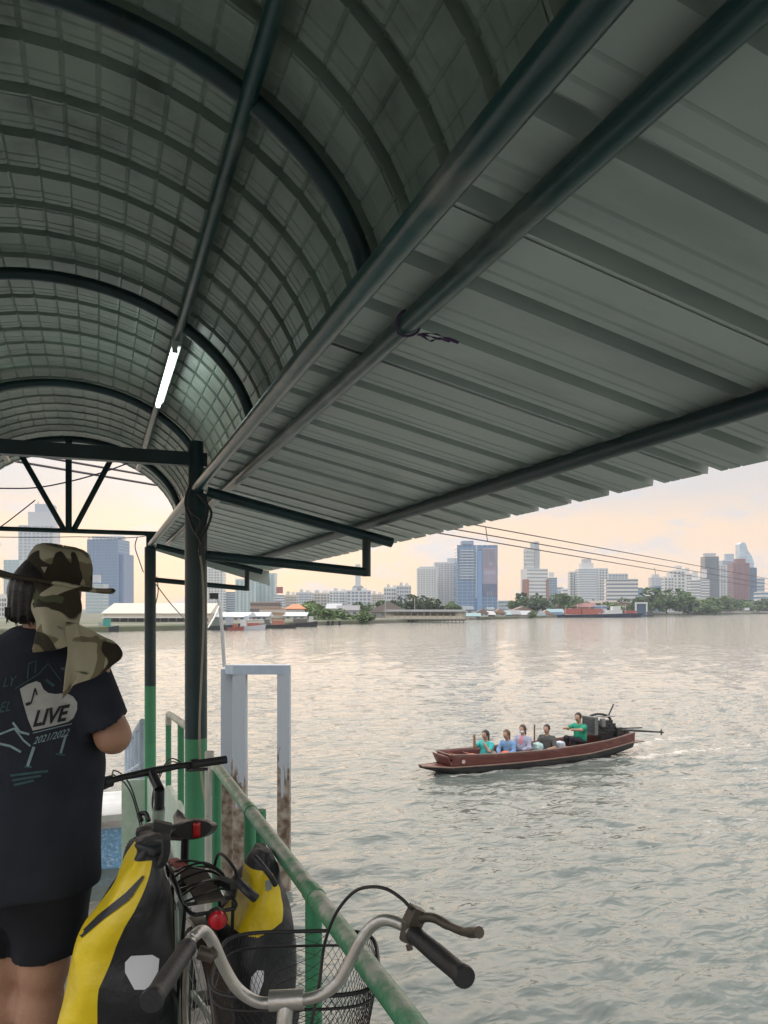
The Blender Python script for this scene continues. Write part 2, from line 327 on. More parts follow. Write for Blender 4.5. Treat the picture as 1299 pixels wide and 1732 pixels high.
# far gable: tie, king post and two fanned struts up to the last arch
MB().tube([(XL - .15, 8.4, .79), (.62, 8.4, .79)], .024, 12).build('gable_tie', steel_dk, sh)
MB().tube([(-.27, 8.38, .79), (-.27, 8.38, 1.74)], .031, 12).build('king_post', steel_dk, sh)
MB().tube([(-.31, 8.41, .79), (-.745, 8.41, 1.60)], .028, 12).build('gable_strut', steel_dk, sh)
MB().tube([(-.23, 8.41, .79), (.19, 8.41, 1.66)], .028, 12).build('gable_strut', steel_dk, sh)
# vault sheets: ribs run round the vault, crimped every 9 cm; three ribs a sheet
PER = .27
def prof(yy):   # height of the sheet at distance yy along the pier (ribs stand up)
    u = yy % PER
    pts = [(0, 0), (.096, 0), (.102, .006), (.108, 0), (.150, 0), (.156, .006), (.162, 0), (.190, 0), (.196, .046), (.246, .046), (.252, 0), (PER, 0)]
    return pw(u, pts)
PY = [0, .096, .102, .108, .150, .156, .162, .190, .196, .246, .252]
def vault_sheet(y0, name='roof_sheet'):
    nc = 34; ts = []
    for k in range(nc + 1):
        t = -.17 + (math.pi + .34) * k / nc; ts.append((t, 1))
        if k < nc:
            ts += [(t + .0085, 0), (t + (math.pi + .34) / nc - .0085, 0)]
    G = []
    ys = sorted({round(i * PER + q, 4) for i in range(3) for q in PY} | {3 * PER, 3 * PER + .05})
    for yv in ys:
        h = prof(yv); row = []
        for t, cr_ in ts:
            off = .066 + .8 * h * (1 - .34 * cr_) + (.0062 if cr_ and h < .01 else 0) + (.003 if yv > .8 else 0)
            x, z = ell(t, off); row.append(Vector((x, yv + y0, z)))
        G.append(row)
    return MB().grid(G).build(name, arch_m, sh, smooth=True, angle=22)
first = None
ny = int((YF - YN) / (3 * PER)) + 1
for i in range(ny):
    if first is None: first = vault_sheet(YN)
    else:
        c = first.copy(); COL.objects.link(c); c.parent = sh; c.location = (0, i * 3 * PER, .0008 * (i % 3))
# side canopies
def canopy_sheet(y0, sgn):
    X = lambda x: x if sgn > 0 else 2 * XC - x
    b = MB(); G = []
    ys = sorted({round(i * PER + q, 4) for i in range(3) for q in PY} | {3 * PER, 3 * PER + .05})
    for yv in ys:
        G.append([Vector((X(x), yv + y0, .7475 - .218 * (x - .732) + prof(yv) + (.0035 if yv > .8 else 0))) for x in (.612, .9, 1.3, 1.65, 2.0)])
    return b.grid(G).build('canopy_sheet', can_m, sh, smooth=True, angle=15)
for sgn in (1,):
    c0 = canopy_sheet(YN, sgn)
    for i in range(1, ny):
        c = c0.copy(); COL.objects.link(c); c.parent = sh; c.location = (random.uniform(-.012, .012), i * 3 * PER, .0006 * (i % 2)); c.rotation_euler = (0, 0, random.uniform(-.0015, .0015))
yE = YN + ny * 3 * PER
b = MB(); b.add([(.6, yE + .01, .776), (2.0, yE + .01, .47), (2.02, yE + .03, .285), (.6, yE + .015, .70)], [(0, 1, 2, 3)]); b.build('end_flap', can_m, sh, smooth=False, solid=.003)
# sheet screws above the purlins
b = MB()
for k in range(60):
    y = YN + .12 + k * PER * .5
    if y < yE - .1:
        for x, z in ((1.66, .534),): b.lathe([(0, -.006), (.006, -.005), (.006, 0)], (x + random.uniform(-.02, .02), y, z), seg=6)
b.build('sheet_screws', screw_m, sh)['kind'] = 'stuff'
# ================================================================== lamp on the roof pipe
tube_m = mat('lit_tube', (.9, .95, .95), .4, var=0, emit=((.86, 1.0, .97), 5.0)); lampbody = mat('lamp_housing', (.55, .57, .55), .5)
lm = thing('fluorescent_lamp', 'lit white fluorescent tube fixed along the roof pipe', 'lamp', (.425, 5.2, 1.50))
a0, a1 = Vector((.41, 4.50, 1.468)), Vector((.41, 5.74, 1.468))
MB().tube([a0, a1], .016, 12).build('tube', tube_m, lm)
MB().beam(a0 + Vector((.01, -.04, .028)), a1 + Vector((.01, .04, .028)), .05, .024).build('housing', lampbody, lm, smooth=False)
for q, dy in ((a0, -.02), (a1, .02)): MB().box(q + Vector((0, dy, .002)), (.03, .022, .045)).build('end_cap', lampbody, lm, smooth=False)
# ================================================================== cloth strip, strings, cables
purple = mat('purple_cloth', (.10, .055, .13), .8, var=.3, scale=30); pstr = mat('purple_string', (.16, .07, .26), .7)
b = MB(); c = PX(690, 552, .732); c = Vector((.732, c.y, .7175))
b.tube([c + Vector((.031 * math.cos(a), .010 * math.sin(2 * a), .031 * math.sin(a))) for a in np.linspace(0, 2 * math.pi, 17)[:-1]], .0028, 6, closed=True)
for k in range(3):
    st = c + Vector((.03, .005 * k, -.02)); en = c + Vector((.085 + .018 * k, -.02 - .012 * k, -.034 - .007 * k)); mid = (st + en) / 2 + Vector((0, 0, -.012 + .012 * k))
    G = []
    for t in np.linspace(0, 1, 9):
        q = st.lerp(mid, t * 2) if t < .5 else mid.lerp(en, t * 2 - 1); wd = .0018 + .0025 * t + .001 * math.sin(t * 17 + k)
        G.append([q + Vector((0, -wd, .004 * math.sin(9 * t))), q + Vector((0, wd, -.003 * math.sin(7 * t + k)))])
    b.grid(G)
tag(b.build('cloth_strip', purple, None, solid=.001), 'torn purple cloth strip knotted round the canopy pipe', 'cloth')
def string(name, pts, r, m, label, cat, n=8):
    return tag(MB().tube(bez(pts, n), r, 6).build(name, m), label, cat)
Zg = 7.95
string('string', [P(-40, 826, Zg), P(0, 826, Zg), P(60, 825, Zg), P(120, 814, Zg), P(180, 797, Zg), P(228, 779, Zg)], .007, pstr, 'purple string sagging across the upper far gable opening', 'string')
string('string', [P(-30, 912, Zg), P(10, 885, Zg), P(60, 846, Zg)], .006, pstr, 'short purple string tied to the left gable strut', 'string')
wire_m = mat('dark_wire', (.035, .03, .035), .5); beige = mat('beige_cable', (.36, .31, .24), .6)
string('wire', [P(-20, 908, 8.0), P(60, 909, 8.0), P(135, 908, 8.0), P(200, 910, 8.0), P(238, 908, 7.95), P(252, 905, 7.95)], .004, wire_m, 'thin dark wire slung under the far gable tie', 'wire')
string('wire', [P(233, 908, 7.9), P(229, 925, 7.9), P(236, 948, 7.9), P(243, 968, 7.9)], .005, pstr, 'purple wire looping down beside the far column', 'wire')
string('wire', [P(266, 975, 7.9), P(268, 1000, 7.9), P(264, 1020, 7.9), P(262, 1035, 7.95)], .005, wire_m, 'dark wire hanging on the right of the far column', 'wire')
string('rope', [P(262, 985, 8.0), P(290, 1022, 9.0), P(318, 1052, 10.2)], .006, beige, 'thin slack rope running off behind the near column', 'rope')
zc1 = 4.22
string('cable', [P(337, 930, zc1), P(343, 970, zc1), P(345, 1050, zc1), P(341, 1150, zc1), P(338, 1230, zc1), P(340, 1300, zc1), P(346, 1345, zc1), P(350, 1362, zc1)], .006, beige, 'beige cable running down the near two tone column', 'cable')
for k, pts in enumerate(([(322, 820), (314, 850), (322, 880), (334, 905), (346, 890), (352, 860), (345, 835)], [(335, 835), (348, 850), (358, 868), (350, 895), (340, 915), (338, 940)], [(318, 855), (326, 868), (340, 880), (333, 900), (345, 925)])):
    string('cable', [P(x, y, zc1 - .02 * k) for x, y in pts], .007, wire_m, ('black cable looped round the head of the near column', 'black cable drooping off the right of the near column head', 'short black cable crossing the near column head')[k], 'cable')
# ================================================================== railings
rl = thing('pier_railing', 'chipped green pipe railing running beside the bicycles', 'railing', (XR, 1.5, DECK))
RZ = -.733
MB().tube([(XR, -1.8, RZ), (XR, 3.58, RZ)], .0235, 18).build('top_rail', rail_m, rl)
rust_white = mat('rusty_white_pipe', (.55, .54, .49), .6, var=.15, scale=12, col2=(.22, .10, .05), thr=.68, soft=.05, mscale=14)
MB().tube(bez([(XR, 3.55, RZ), (XR, 3.68, RZ - .01), (XR, 3.755, RZ - .07), (XR, 3.77, RZ - .16)], 6), .0235, 16).build('elbow', rust_white, rl)
pst = MB().tube([(XR - .012, 3.775, DECK), (XR - .012, 3.775, RZ + .045)], .0225, 16).build('post', rust_white, rl); pst['label'] = 'rusty white end post'
for y in (3.62, 2.79, 1.91, .9, -.1, -1.1): MB().tube([(XR, y, DECK), (XR, y, RZ)], .022, 14).build('post', green_m, rl)
MB().tube([(XR + .05, 2.86, DECK), (XR + .05, 2.86, RZ - .02)], .024, 14).build('post', green_m, rl)
for y in (2.79, 1.91, .9): MB().tube([(XR, y - .028, RZ), (XR, y + .028, RZ)], .0258, 16).build('weld_collar', green_m, rl)
rr2 = thing('ramp_railing', 'short green railing with pale top between the two columns', 'railing', (XR, 5.4, DECK))
cream_pipe = mat('pale_worn_pipe', (.47, .47, .40), .5, var=.2, scale=10, col2=(.10, .22, .12), thr=.60, soft=.08, mscale=8)
MB().tube(bez([(XR, 4.5, -.70), (XR, 5.3, -.755), (XR, 6.1, -.81), (XR, 6.18, -.83), (XR, 6.2, -.90)], 6), .0235, 14).build('top_rail', cream_pipe, rr2)
MB().tube([(XR, 6.2, -.88), (XR, 6.2, -1.62)], .022, 12).build('post', green_m, rr2)
MB().tube([(XR, 5.25, -.76), (XR, 5.25, -1.62)], .022, 12).build('post', green_m, rr2)
plate_m = mat('pale_green_plate', (.42, .53, .43), .45, var=.12, scale=4, col2=(.56, .60, .53), thr=.58, soft=.1, mscale=6)
pl = thing('walkway_side', 'pale green sheet steel side of the walkway below the ramp railing', 'plate', (XR - .03, 6.4, -1.8))
pts = [(4.62, -1.22), (5.9, -1.31), (6.3, -1.42), (8.35, -1.76), (8.35, -2.9), (4.62, -2.35)]
b = MB(); n = len(pts)
b.add([(XR - .035, y, z) for y, z in pts] + [(XR - .005, y, z) for y, z in pts], [tuple(range(n)), tuple(range(2 * n - 1, n - 1, -1))] + [(i, (i + 1) % n, n + (i + 1) % n, n + i) for i in range(n)]); b.build('side_plate', plate_m, pl, smooth=False)
MB().box((XR - .14, 8.40, -2.3), (.29, .03, 1.05)).build('end_plate', plate_m, pl, smooth=False)
MB().box((XR + .11, 6.5, -2.22), (.22, 3.8, .06), Matrix.Rotation(-.10, 3, 'X')).build('walkway_floor', deck_m, pl, smooth=False)
for y in (5.0, 7.6): MB().tube([(XR + .08, y, WATER - 1), (XR + .08, y, -2.2)], .06, 12).build('support_pile', green_m, pl)
# floating pontoon with its gangway
pont = thing('pontoon', 'floating pontoon with pale deck and blue side beyond the pier', 'pontoon', (-.6, 13.4, WATER))
blue_m = mat('pontoon_blue_reflections', (.20, .42, .66), .35, var=.25, scale=14, col2=(.55, .68, .80), thr=.58, soft=.05, mscale=24); pdeck = mat('pontoon_deck', (.50, .50, .48), .7, var=.15, scale=5)  # lighter blue blotches on the hull side paint in wave reflections
MB().box((-1.6, 14.0, WATER + .20), (4.6, 2.3, .90)).build('hull', blue_m, pont, smooth=False)
MB().box((-1.6, 14.0, WATER + .675), (4.66, 2.36, .05)).build('deck', pdeck, pont, smooth=False)
gw_m = mat('grey_blue_paint', (.33, .39, .46), .5, var=.12, scale=6, col2=(.25, .19, .14), thr=.74, soft=.04, mscale=7)
gg = thing('gangway', 'grey steel gangway with railings sloping down to the pontoon', 'gangway', (-.2, 11.0, -2.8))
def gz(y): return -2.15 - (y - 8.6) * .22
Rg = Matrix.Rotation(-math.atan(.22), 3, 'X')
MB().box((-.22, 10.9, gz(10.9) - .05), (1.36, 4.9, .06), Rg).build('tread', pdeck, gg, smooth=False)
for x in (.45, -.89):
    MB().tube([(x, 8.6, gz(8.6) + .95), (x, 13.3, gz(13.3) + .95)], .03, 10).build('top_rail', gw_m, gg)
    MB().tube([(x, 8.6, gz(8.6) + .5), (x, 13.3, gz(13.3) + .5)], .022, 10).build('mid_rail', gw_m, gg)
    for y in (8.7, 9.9, 11.1, 12.2, 13.28): MB().tube([(x, y, gz(y)), (x, y, gz(y) + .95)], .03, 10).build('post', gw_m, gg)
bag_w = mat('white_plastic', (.72, .72, .70), .35, var=.06, scale=8)
o = MB().lathe([(0, -.16), (.085, -.15), (.125, -.08), (.13, .0), (.115, .09), (.06, .15), (.028, .17), (.026, .2), (0, .2)], Vector((0, 0, 0)), seg=20)
o.v = [tuple(Vector(q) + P(224, 1372, 12.4)) for q in o.v]; tag(o.build('plastic_float', bag_w), 'round white plastic float at the edge of the pontoon', 'float')
# ================================================================== mooring piles
mp_ = thing('mooring_dolphin', 'blue grey mooring piles joined by top beams, rusty below', 'mooring piles', P(430, 1502, 11.3))
pile_m = bpy.data.materials.new('mooring_pile_paint'); pile_m.use_nodes = True
t = pile_m.node_tree; bs = t.nodes['Principled BSDF']; n_ = t.nodes.new; g = n_('ShaderNodeNewGeometry'); s = n_('ShaderNodeSeparateXYZ'); t.links.new(g.outputs['Position'], s.inputs[0])
no = n_('ShaderNodeTexNoise'); no.inputs['Scale'].default_value = 5; no.inputs['Detail'].default_value = 7; mpn = n_('ShaderNodeMapping'); mpn.inputs['Scale'].default_value = (2.5, 2.5, .55); t.links.new(g.outputs['Position'], mpn.inputs[0]); t.links.new(mpn.outputs[0], no.inputs['Vector'])
ma = n_('ShaderNodeMath'); ma.operation = 'MULTIPLY_ADD'; ma.inputs[1].default_value = 2.6; t.links.new(no.outputs[0], ma.inputs[0]); t.links.new(s.outputs[2], ma.inputs[2])
rp_ = n_('ShaderNodeMapRange'); rp_.inputs['From Min'].default_value = -1.20; rp_.inputs['From Max'].default_value = -1.10; t.links.new(ma.outputs[0], rp_.inputs['Value'])
no2 = n_('ShaderNodeTexNoise'); no2.inputs['Scale'].default_value = 9; no2.inputs['Detail'].default_value = 8; t.links.new(g.outputs['Position'], no2.inputs['Vector'])
rr_ = n_('ShaderNodeValToRGB'); t.links.new(no2.outputs[0], rr_.inputs[0])
for e, (p_, c_) in zip(rr_.color_ramp.elements, ((.35, (.10, .06, .035)), (.65, (.34, .29, .24)))): e.position = p_; e.color = (*c_, 1)
mx_ = n_('ShaderNodeMixRGB'); t.links.new(rp_.outputs[0], mx_.inputs[0]); t.links.new(rr_.outputs[0], mx_.inputs[1]); mx_.inputs[2].default_value = (.38, .415, .46, 1); t.links.new(mx_.outputs[0], bs.inputs['Base Color']); bs.inputs['Roughness'].default_value = .6
tops = [P(407, 1131, 11.2), P(481, 1131, 11.25), P(386, 1131, 11.7)]
for q in tops: MB().box((q.x, q.y, (q.z + WATER - 1.5) / 2), (.18, .18, q.z - WATER + 1.5), Matrix.Rotation(-TH, 3, 'Z')).build('pile', pile_m, mp_, smooth=False)
for a, b_ in ((0, 1), (0, 2)):
    e = (tops[b_] - tops[a]).normalized() * .0925 * (1.0 if (a, b_) in ((0, 1), (2, 3)) else -1.01)
    MB().beam(tops[a] - e + Vector((0, 0, -.011)), tops[b_] + e + Vector((0, 0, -.011)), .188 if (a, b_) in ((0, 1), (2, 3)) else .15, .135).build('top_beam', gw_m, mp_, smooth=False)
galv = mat('galvanised_pole', (.42, .43, .43), .45, metal=.3, var=.15)
pp = thing('lamp_pole', 'thin leaning galvanised pole with a small lamp above the mooring piles', 'pole', P(380, 1128, 11.8))
MB().tube([P(380, 1128, 11.8), P(376, 1065, 11.8), P(372, 1020, 11.8), P(367, 1008, 11.8)], .028, 10).build('pole', galv, pp)
MB().box(P(362, 1008, 11.8), (.13, .10, .09)).build('lamp_head', blackiron, pp, smooth=False)
string('rope', [P(371, 1025, 11.75), P(362, 1045, 10.5), P(352, 1062, 9.5)], .010, bag_w, 'pale rope from the lamp pole towards the near column', 'rope')
# ================================================================== overhead cables
cab_m = mat('overhead_cable', (.09, .075, .08), .6)
def ocable(x0, y0, x1, y1, Zc, label):
    z0, z1 = Zc * F / (VY - y0), Zc * F / (VY - y1); a, b_ = P(x0, y0, z0), P(x1, y1, z1); dv = (b_ - a)
    pts = [a + dv * t for t in (-.55, -.25, 0, .25, .5, .75, 1, 1.6, 2.6)]
    ob = MB().tube(pts, .019, 6).build('overhead_cable', cab_m); tag(ob, label, 'cable'); return a, dv
ocable(816, 890, 1299, 978.7, 2.7, 'topmost of the three overhead cables crossing the river')
ocable(780, 897, 1299, 988, 2.45, 'middle of the three overhead cables crossing the river')
ocable(780, 908, 1299, 996, 2.25, 'lowest of the three overhead cables crossing the river')
for (x, ya, yb, zz, lb) in ((822, 891, 916, 25.1, 'thin spacer hanging between the overhead cables by the canopy'), (1107, 960, 972, 44.3, 'small hook on the lowest overhead cable')):
    tag(MB().tube([P(x, ya, zz), P(x + 3, yb, zz)], .014, 6).build('cable_spacer', cab_m), lb, 'spacer')
# ================================================================== the person in front
SKIN = mat('skin', (.42, .24, .16), .5, var=.14, scale=7, bump=.25, bscale=130, col2=(.36, .18, .12), thr=.62, soft=.14, mscale=14); HAIR = mat('black_hair', (.012, .010, .010), .45, var=.3, scale=40, bump=.4, bscale=120)
ZP = 2.30; PXC = 40
def PP(px, py, dy=0.0): return ((px - PXC) * ZP / F, dy, -(py - VY) * ZP / F - DECK)   # person frame: x right, y away, z up from the deck
pbase = P(PXC, VY - DECK * F / ZP * -1, ZP); pbase.z = DECK
M4 = Matrix.Translation(pbase) @ Matrix.Rotation(-TH, 4, 'Z')
def build_person():
    pe = thing('person', 'person seen from behind in black shirt, shorts and camouflage sun hat', 'person', tuple(pbase))
    neck = (.03, .01, 1.44); head = (.075, .03, 1.60)
    def arms(p, g=0.0):
        return [s_cone(p, (.185, .02, 1.385), (.268, -.005, 1.175), .058 + g, .047 + g), s_cone(p, (-.19, .02, 1.385), (-.26, .0, 1.17), .058 + g, .047 + g)]
    def body(p):
        d = [s_ell(p, head, (.078, .10, .115)), s_cone(p, (.035, .015, 1.38), (.065, .02, 1.54), .060, .055), s_ell(p, (0, .02, 1.30), (.19, .10, .15)), s_ell(p, (-.005, .02, 1.08), (.155, .10, .26)), s_ell(p, (-.01, .015, .88), (.175, .115, .14)),
             s_cone(p, (.085, .02, .84), (.045, .035, .47), .090, .064), s_cone(p, (.045, .035, .47), (.03, .045, .32), .064, .060), s_cone(p, (.03, .035, .33), (.035, .05, .08), .058, .038),
             s_cone(p, (-.10, .03, .84), (-.105, .06, .47), .090, .064), s_cone(p, (-.105, .06, .47), (-.11, .065, .32), .064, .060), s_cone(p, (-.11, .06, .33), (-.115, .08, .08), .058, .038),
             s_cone(p, (.035, .04, .05), (.045, .20, .03), .042, .032), s_cone(p, (-.115, .07, .05), (-.12, .23, .03), .042, .032)]
        for sx in (1, -1):
            e = np.array((.270 if sx > 0 else -.262, -.005, 1.17)); wv = np.array((.13 * sx + .03, .20, 1.26))
            d += [s_cone(p, (.188 * sx, .02, 1.385), e, .055, .043), s_cone(p, e, wv, .043, .030)]
        o = s_union(d, .045)
        for sx in (1, -1):      # hands holding a phone in front of the chest
            wv = np.array((.13 * sx + .03, .20, 1.26)); pm = wv + np.array((-.03 * sx, .05, .03)); o = smin(o, s_cone(p, wv, pm, .028, .030), .02)
            for k in range(4):
                a = pm + np.array((-.012 * sx, .012, -.024 + .017 * k)); o = smin(o, np.minimum(s_cone(p, a, a + np.array((-.035 * sx, .02, .006)), .0095, .009), s_cone(p, a + np.array((-.035 * sx, .02, .006)), a + np.array((-.052 * sx, -.005, .008)), .009, .008)), .006)
            o = smin(o, s_cone(p, pm + np.array((-.01 * sx, -.02, .015)), pm + np.array((-.05 * sx, -.012, .03)), .011, .009), .008)
        return o
    sdf_obj('body', body, (-.36, -.2, 0), (.36, .36, 1.76), .011, SKIN, pe, M4)
    shirt_m = mat('black_cotton', (.020, .024, .036), .85, var=.25, scale=10, bump=.15, bscale=90, spec=.3)
    short_m = mat('black_shorts', (.012, .014, .020), .75, var=.25, scale=10, bump=.15, bscale=90, spec=.3)
    def shirt(p):
        wr = wrin(p * np.array((1, 1, .45)), .0075, 19, 3) * np.clip((1.45 - p[:, 2]) * 4, .2, 1.0)
        d = [s_ell(p, (0, .015, 1.34), (.215, .125, .125)), s_ell(p, (0, .015, 1.13), (.205, .140, .30)), s_cone(p, (-.04, .015, 1.05), (-.05, .015, .76), .155, .155), s_cone(p, (.055, .015, 1.05), (.055, .015, .76), .157, .160), s_cone(p, (.02, .015, 1.37), (.04, .015, 1.43), .115, .085)]
        o = s_union(d, .06); o = smin(o, np.maximum(s_cone(p, (.16, .02, 1.37), (.275, -.005, 1.165), .082, .074), -((p - np.array((.262, 0, 1.202))) @ np.array((-.46, 0, .888)))), .03)
        o = smin(o, np.maximum(s_cone(p, (-.16, .02, 1.37), (-.265, .0, 1.165), .082, .074), -((p - np.array((-.25, 0, 1.202))) @ np.array((.46, 0, .888)))), .03)
        o = o + wr
        hem = .708 + .008 * np.sin(p[:, 0] * 14) - p[:, 2]
        nk = (p[:, 2] - (1.492 + .12 * (p[:, 1] + .05)))
        return np.maximum(np.maximum(o, hem), nk)
    so_ = sdf_obj('shirt', shirt, (-.40, -.24, .66), (.42, .24, 1.56), .010, shirt_m, pe, M4)
    def shorts(p):
        wr = wrin(p * np.array((1, 1, .5)), .0035, 24, 8)
        a = s_union([s_ell(p, (-.01, .015, .80), (.205, .14, .20)), s_cone(p, (.075, .02, .80), (.056, .03, .49), .125, .098)], .04); b_ = s_cone(p, (-.105, .025, .80), (-.115, .05, .49), .12, .094)
        o = np.minimum(a, b_) + wr; lim = .512 + .05 * np.clip(.10 - (p[:, 0] - .02) ** 2 * 10, -1, .1) * -1 - p[:, 2]
        return np.maximum(np.maximum(o, lim), p[:, 2] - .93)
    sdf_obj('shorts', shorts, (-.30, -.2, .45), (.28, .24, .98), .010, short_m, pe, M4)
    # shoes
    shoe_m = mat('dark_sandal', (.03, .03, .03), .7)
    for x, y in ((.038, .11), (-.118, .14)): MB().box(M4 @ Vector((x, y, .012)), (.085, .26, .022), Matrix.Rotation(-TH, 3, 'Z')).build('sandal', shoe_m, pe, smooth=False)
    # hair to the nape
    def hair(p):
        o = s_union([s_ell(p, (.066, .005, 1.605), (.090, .105, .112)), s_cone(p, (.045, -.045, 1.60), (.030, -.042, 1.545), .062, .052), s_cone(p, (.025, -.01, 1.60), (.028, -.012, 1.545), .046, .040)], .03)
        o = o + .0035 * np.sin(p[:, 0] * 260 + 3 * np.sin(p[:, 2] * 18)) * np.clip((1.66 - p[:, 2]) * 8, 0, 1)
        return np.maximum(o, 1.515 + .012 * np.sin(p[:, 0] * 190) + .35 * np.clip(p[:, 0] - .04, 0, 1) - p[:, 2])
    hr = sdf_obj('hair', hair, (-.07, -.16, 1.46), (.19, .16, 1.76), .006, HAIR, pe, M4)
    b = MB()
    for k in range(60):
        x = random.uniform(-.016, .075); y = -.035 - .055 * math.sqrt(max(0, 1 - ((x - .03) / .075) ** 2)) + random.uniform(0, .014); l = random.uniform(.015, .05)
        b.tube([M4 @ Vector((x, y, 1.555)), M4 @ Vector((x + random.uniform(-.006, .006), y + .004, 1.53)), M4 @ Vector((x + random.uniform(-.014, .012), y + .018, 1.545 - l))], [.0042, .0036, .0006], 5)
    b.build('hair_tips', HAIR, hr)['kind'] = 'stuff'
    # camouflage: three blotch layers
    cm = bpy.data.materials.new('camouflage_cloth'); cm.use_nodes = True; t = cm.node_tree; bs = t.nodes['Principled BSDF']; n = t.nodes.new; l = t.links.new
    tcn = n('ShaderNodeTexCoord'); col = None; prev = None
    for (loc, sc, thr, c) in (((0, 0, 0), 7.0, .51, (.19, .165, .105)), ((4, 2, 1), 6.6, .515, (.045, .038, .027)), ((9, 3, 7), 9, .64, (.085, .10, .055))):
        mpn = n('ShaderNodeMapping'); mpn.inputs['Location'].default_value = loc; mpn.inputs['Scale'].default_value = (1, 1, 1.35); l(tcn.outputs['Object'], mpn.inputs[0])
        no = n('ShaderNodeTexNoise'); no.inputs['Scale'].default_value = sc; no.inputs['Detail'].default_value = 1.5; no.inputs['Distortion'].default_value = .8; l(mpn.outputs[0], no.inputs['Vector'])
        rpn = n('ShaderNodeMapRange'); rpn.inputs['From Min'].default_value = thr - .008; rpn.inputs['From Max'].default_value = thr + .008; l(no.outputs[0], rpn.inputs['Value'])
        mxn = n('ShaderNodeMixRGB'); l(rpn.outputs[0], mxn.inputs[0]); mxn.inputs[2].default_value = (*c, 1)
        if prev is None: mxn.inputs[1].default_value = (.40, .375, .27, 1)
        else: l(prev, mxn.inputs[1])
        prev = mxn.outputs[0]
    l(prev, bs.inputs['Base Color']); bs.inputs['Roughness'].default_value = .9; bs.inputs['Specular IOR Level'].default_value = .2
    wv = n('ShaderNodeTexNoise'); wv.inputs['Scale'].default_value = 140; l(tcn.outputs['Object'], wv.inputs['Vector']); bp = n('ShaderNodeBump'); bp.inputs['Strength'].default_value = .2; bp.inputs['Distance'].default_value = .003; l(wv.outputs[0], bp.inputs['Height']); l(bp.outputs[0], bs.inputs['Normal'])
    hat = thing('sun_hat', 'camouflage sun hat with wide brim and neck flap worn by the person', 'hat', tuple(pbase + Vector((0, 0, 1.6))))
    Rt = Matrix.Rotation(math.radians(8), 3, 'Y') @ Matrix.Rotation(math.radians(-4), 3, 'X'); hc = Vector((.092, .02, 1.632))
    def hatpt(rx, ry, z): return M4 @ (Rt @ Vector((rx, ry, z)) + hc)
    G = []
    for rr, z, sq in ((.001, .106, 0), (.035, .1055, 0), (.058, .101, 0), (.074, .092, 0), (.084, .077, 0), (.090, .058, 0), (.092, .040, 0), (.095, .018, 0), (.097, .002, 0), (.099, -.004, 0)):
        G.append([hatpt(rr * math.cos(a) * (1 + .02 * math.sin(3 * a)), rr * 1.12 * math.sin(a), z + .006 * math.sin(2 * a + 1) * (z > .09)) for a in np.linspace(0, 2 * math.pi, 49)[:-1]])
    crown = MB().grid(G, closed_v=True).build('crown', cm, hat, angle=180, solid=.002)
    G = []
    for rr, z in ((.098, 0), (.115, -.004), (.135, -.006), (.155, -.005), (.163, -.001), (.168, -.006), (.163, -.013), (.150, -.014), (.12, -.011), (.098, -.009)):
        G.append([hatpt(rr * math.cos(a), rr * 1.10 * math.sin(a), z + (rr - .098) / .068 * (.006 * math.sin(2 * a + .4) + .0025 * math.sin(5 * a + 1))) for a in np.linspace(0, 2 * math.pi, 65)[:-1]])
    MB().grid(G, closed_v=True).build('brim', cm, hat, angle=180)
    eye_m = mat('pale_emblem', (.33, .31, .25), .8)
    a_, b_, c_ = PP(95, 962, -.10), PP(105, 962, -.10), PP(101, 972, -.102)
    hb = BVHTree.FromPolygons([hat.matrix_world.translation * 0 + Vector(v.co) + ORG[hat.name] for v in crown.data.vertices], [tuple(q.vertices) for q in crown.data.polygons])
    tri = []
    for q in (a_, b_, c_):
        wpt = M4 @ Vector(q); hit = hb.ray_cast(Vector((0, 0, 0)), wpt.normalized()); tri.append((hit[0] if hit[0] is not None else wpt) * .9975)
    MB().add(tri, [(0, 1, 2)]).build('emblem', eye_m, crown, smooth=False, solid=.002)
    # neck flap: hangs from the back of the brim, then lies over the right shoulder
    def cloth(rows, nm, amp, seed, nu=40, nv=44):
        r = np.random.default_rng(seed); ph = r.uniform(0, 6, 4); R = np.array([[PP(*q) for q in row] for row in rows]); G = []
        def cr_(A, t):
            k = min(int(t), len(A) - 2); f = t - k; p0, p1, p2, p3 = A[max(k - 1, 0)], A[k], A[k + 1], A[min(k + 2, len(A) - 1)]
            return .5 * (2 * p1 + (p2 - p0) * f + (2 * p0 - 5 * p1 + 4 * p2 - p3) * f * f + (3 * p1 - p0 - 3 * p2 + p3) * f ** 3)
        for i in range(nv):
            A = cr_(R, i / (nv - 1) * (len(R) - 1)); row = []
            for j in range(nu):
                q = cr_(A, j / (nu - 1) * (A.shape[0] - 1))
                uu, vv = j / (nu - 1), i / (nv - 1)
                dd = amp * vv ** .6 * (math.sin(uu * 9 + ph[0] + 2 * vv) + .6 * math.sin(uu * 17 + ph[1] - 3 * vv)) + amp * .5 * math.sin(vv * 11 + ph[2] + uu * 4)
                row.append(M4 @ Vector((q[0] + .3 * dd, q[1] + dd, q[2] + .2 * dd)))
            G.append(row)
        return MB().grid(G).build(nm, cm, hat, angle=180, solid=.0016)
    cloth([[(70, 984, -.085), (95, 988, -.125), (125, 992, -.135), (158, 996, -.10)],
           [(70, 1020, -.075), (95, 1025, -.130), (128, 1025, -.145), (160, 1025, -.105)],
           [(80, 1055, -.085), (102, 1058, -.145), (132, 1058, -.16), (165, 1055, -.12)],
           [(90, 1094, -.145), (110, 1096, -.17), (138, 1094, -.18), (170, 1080, -.135)]], 'neck_flap', .009, 4)
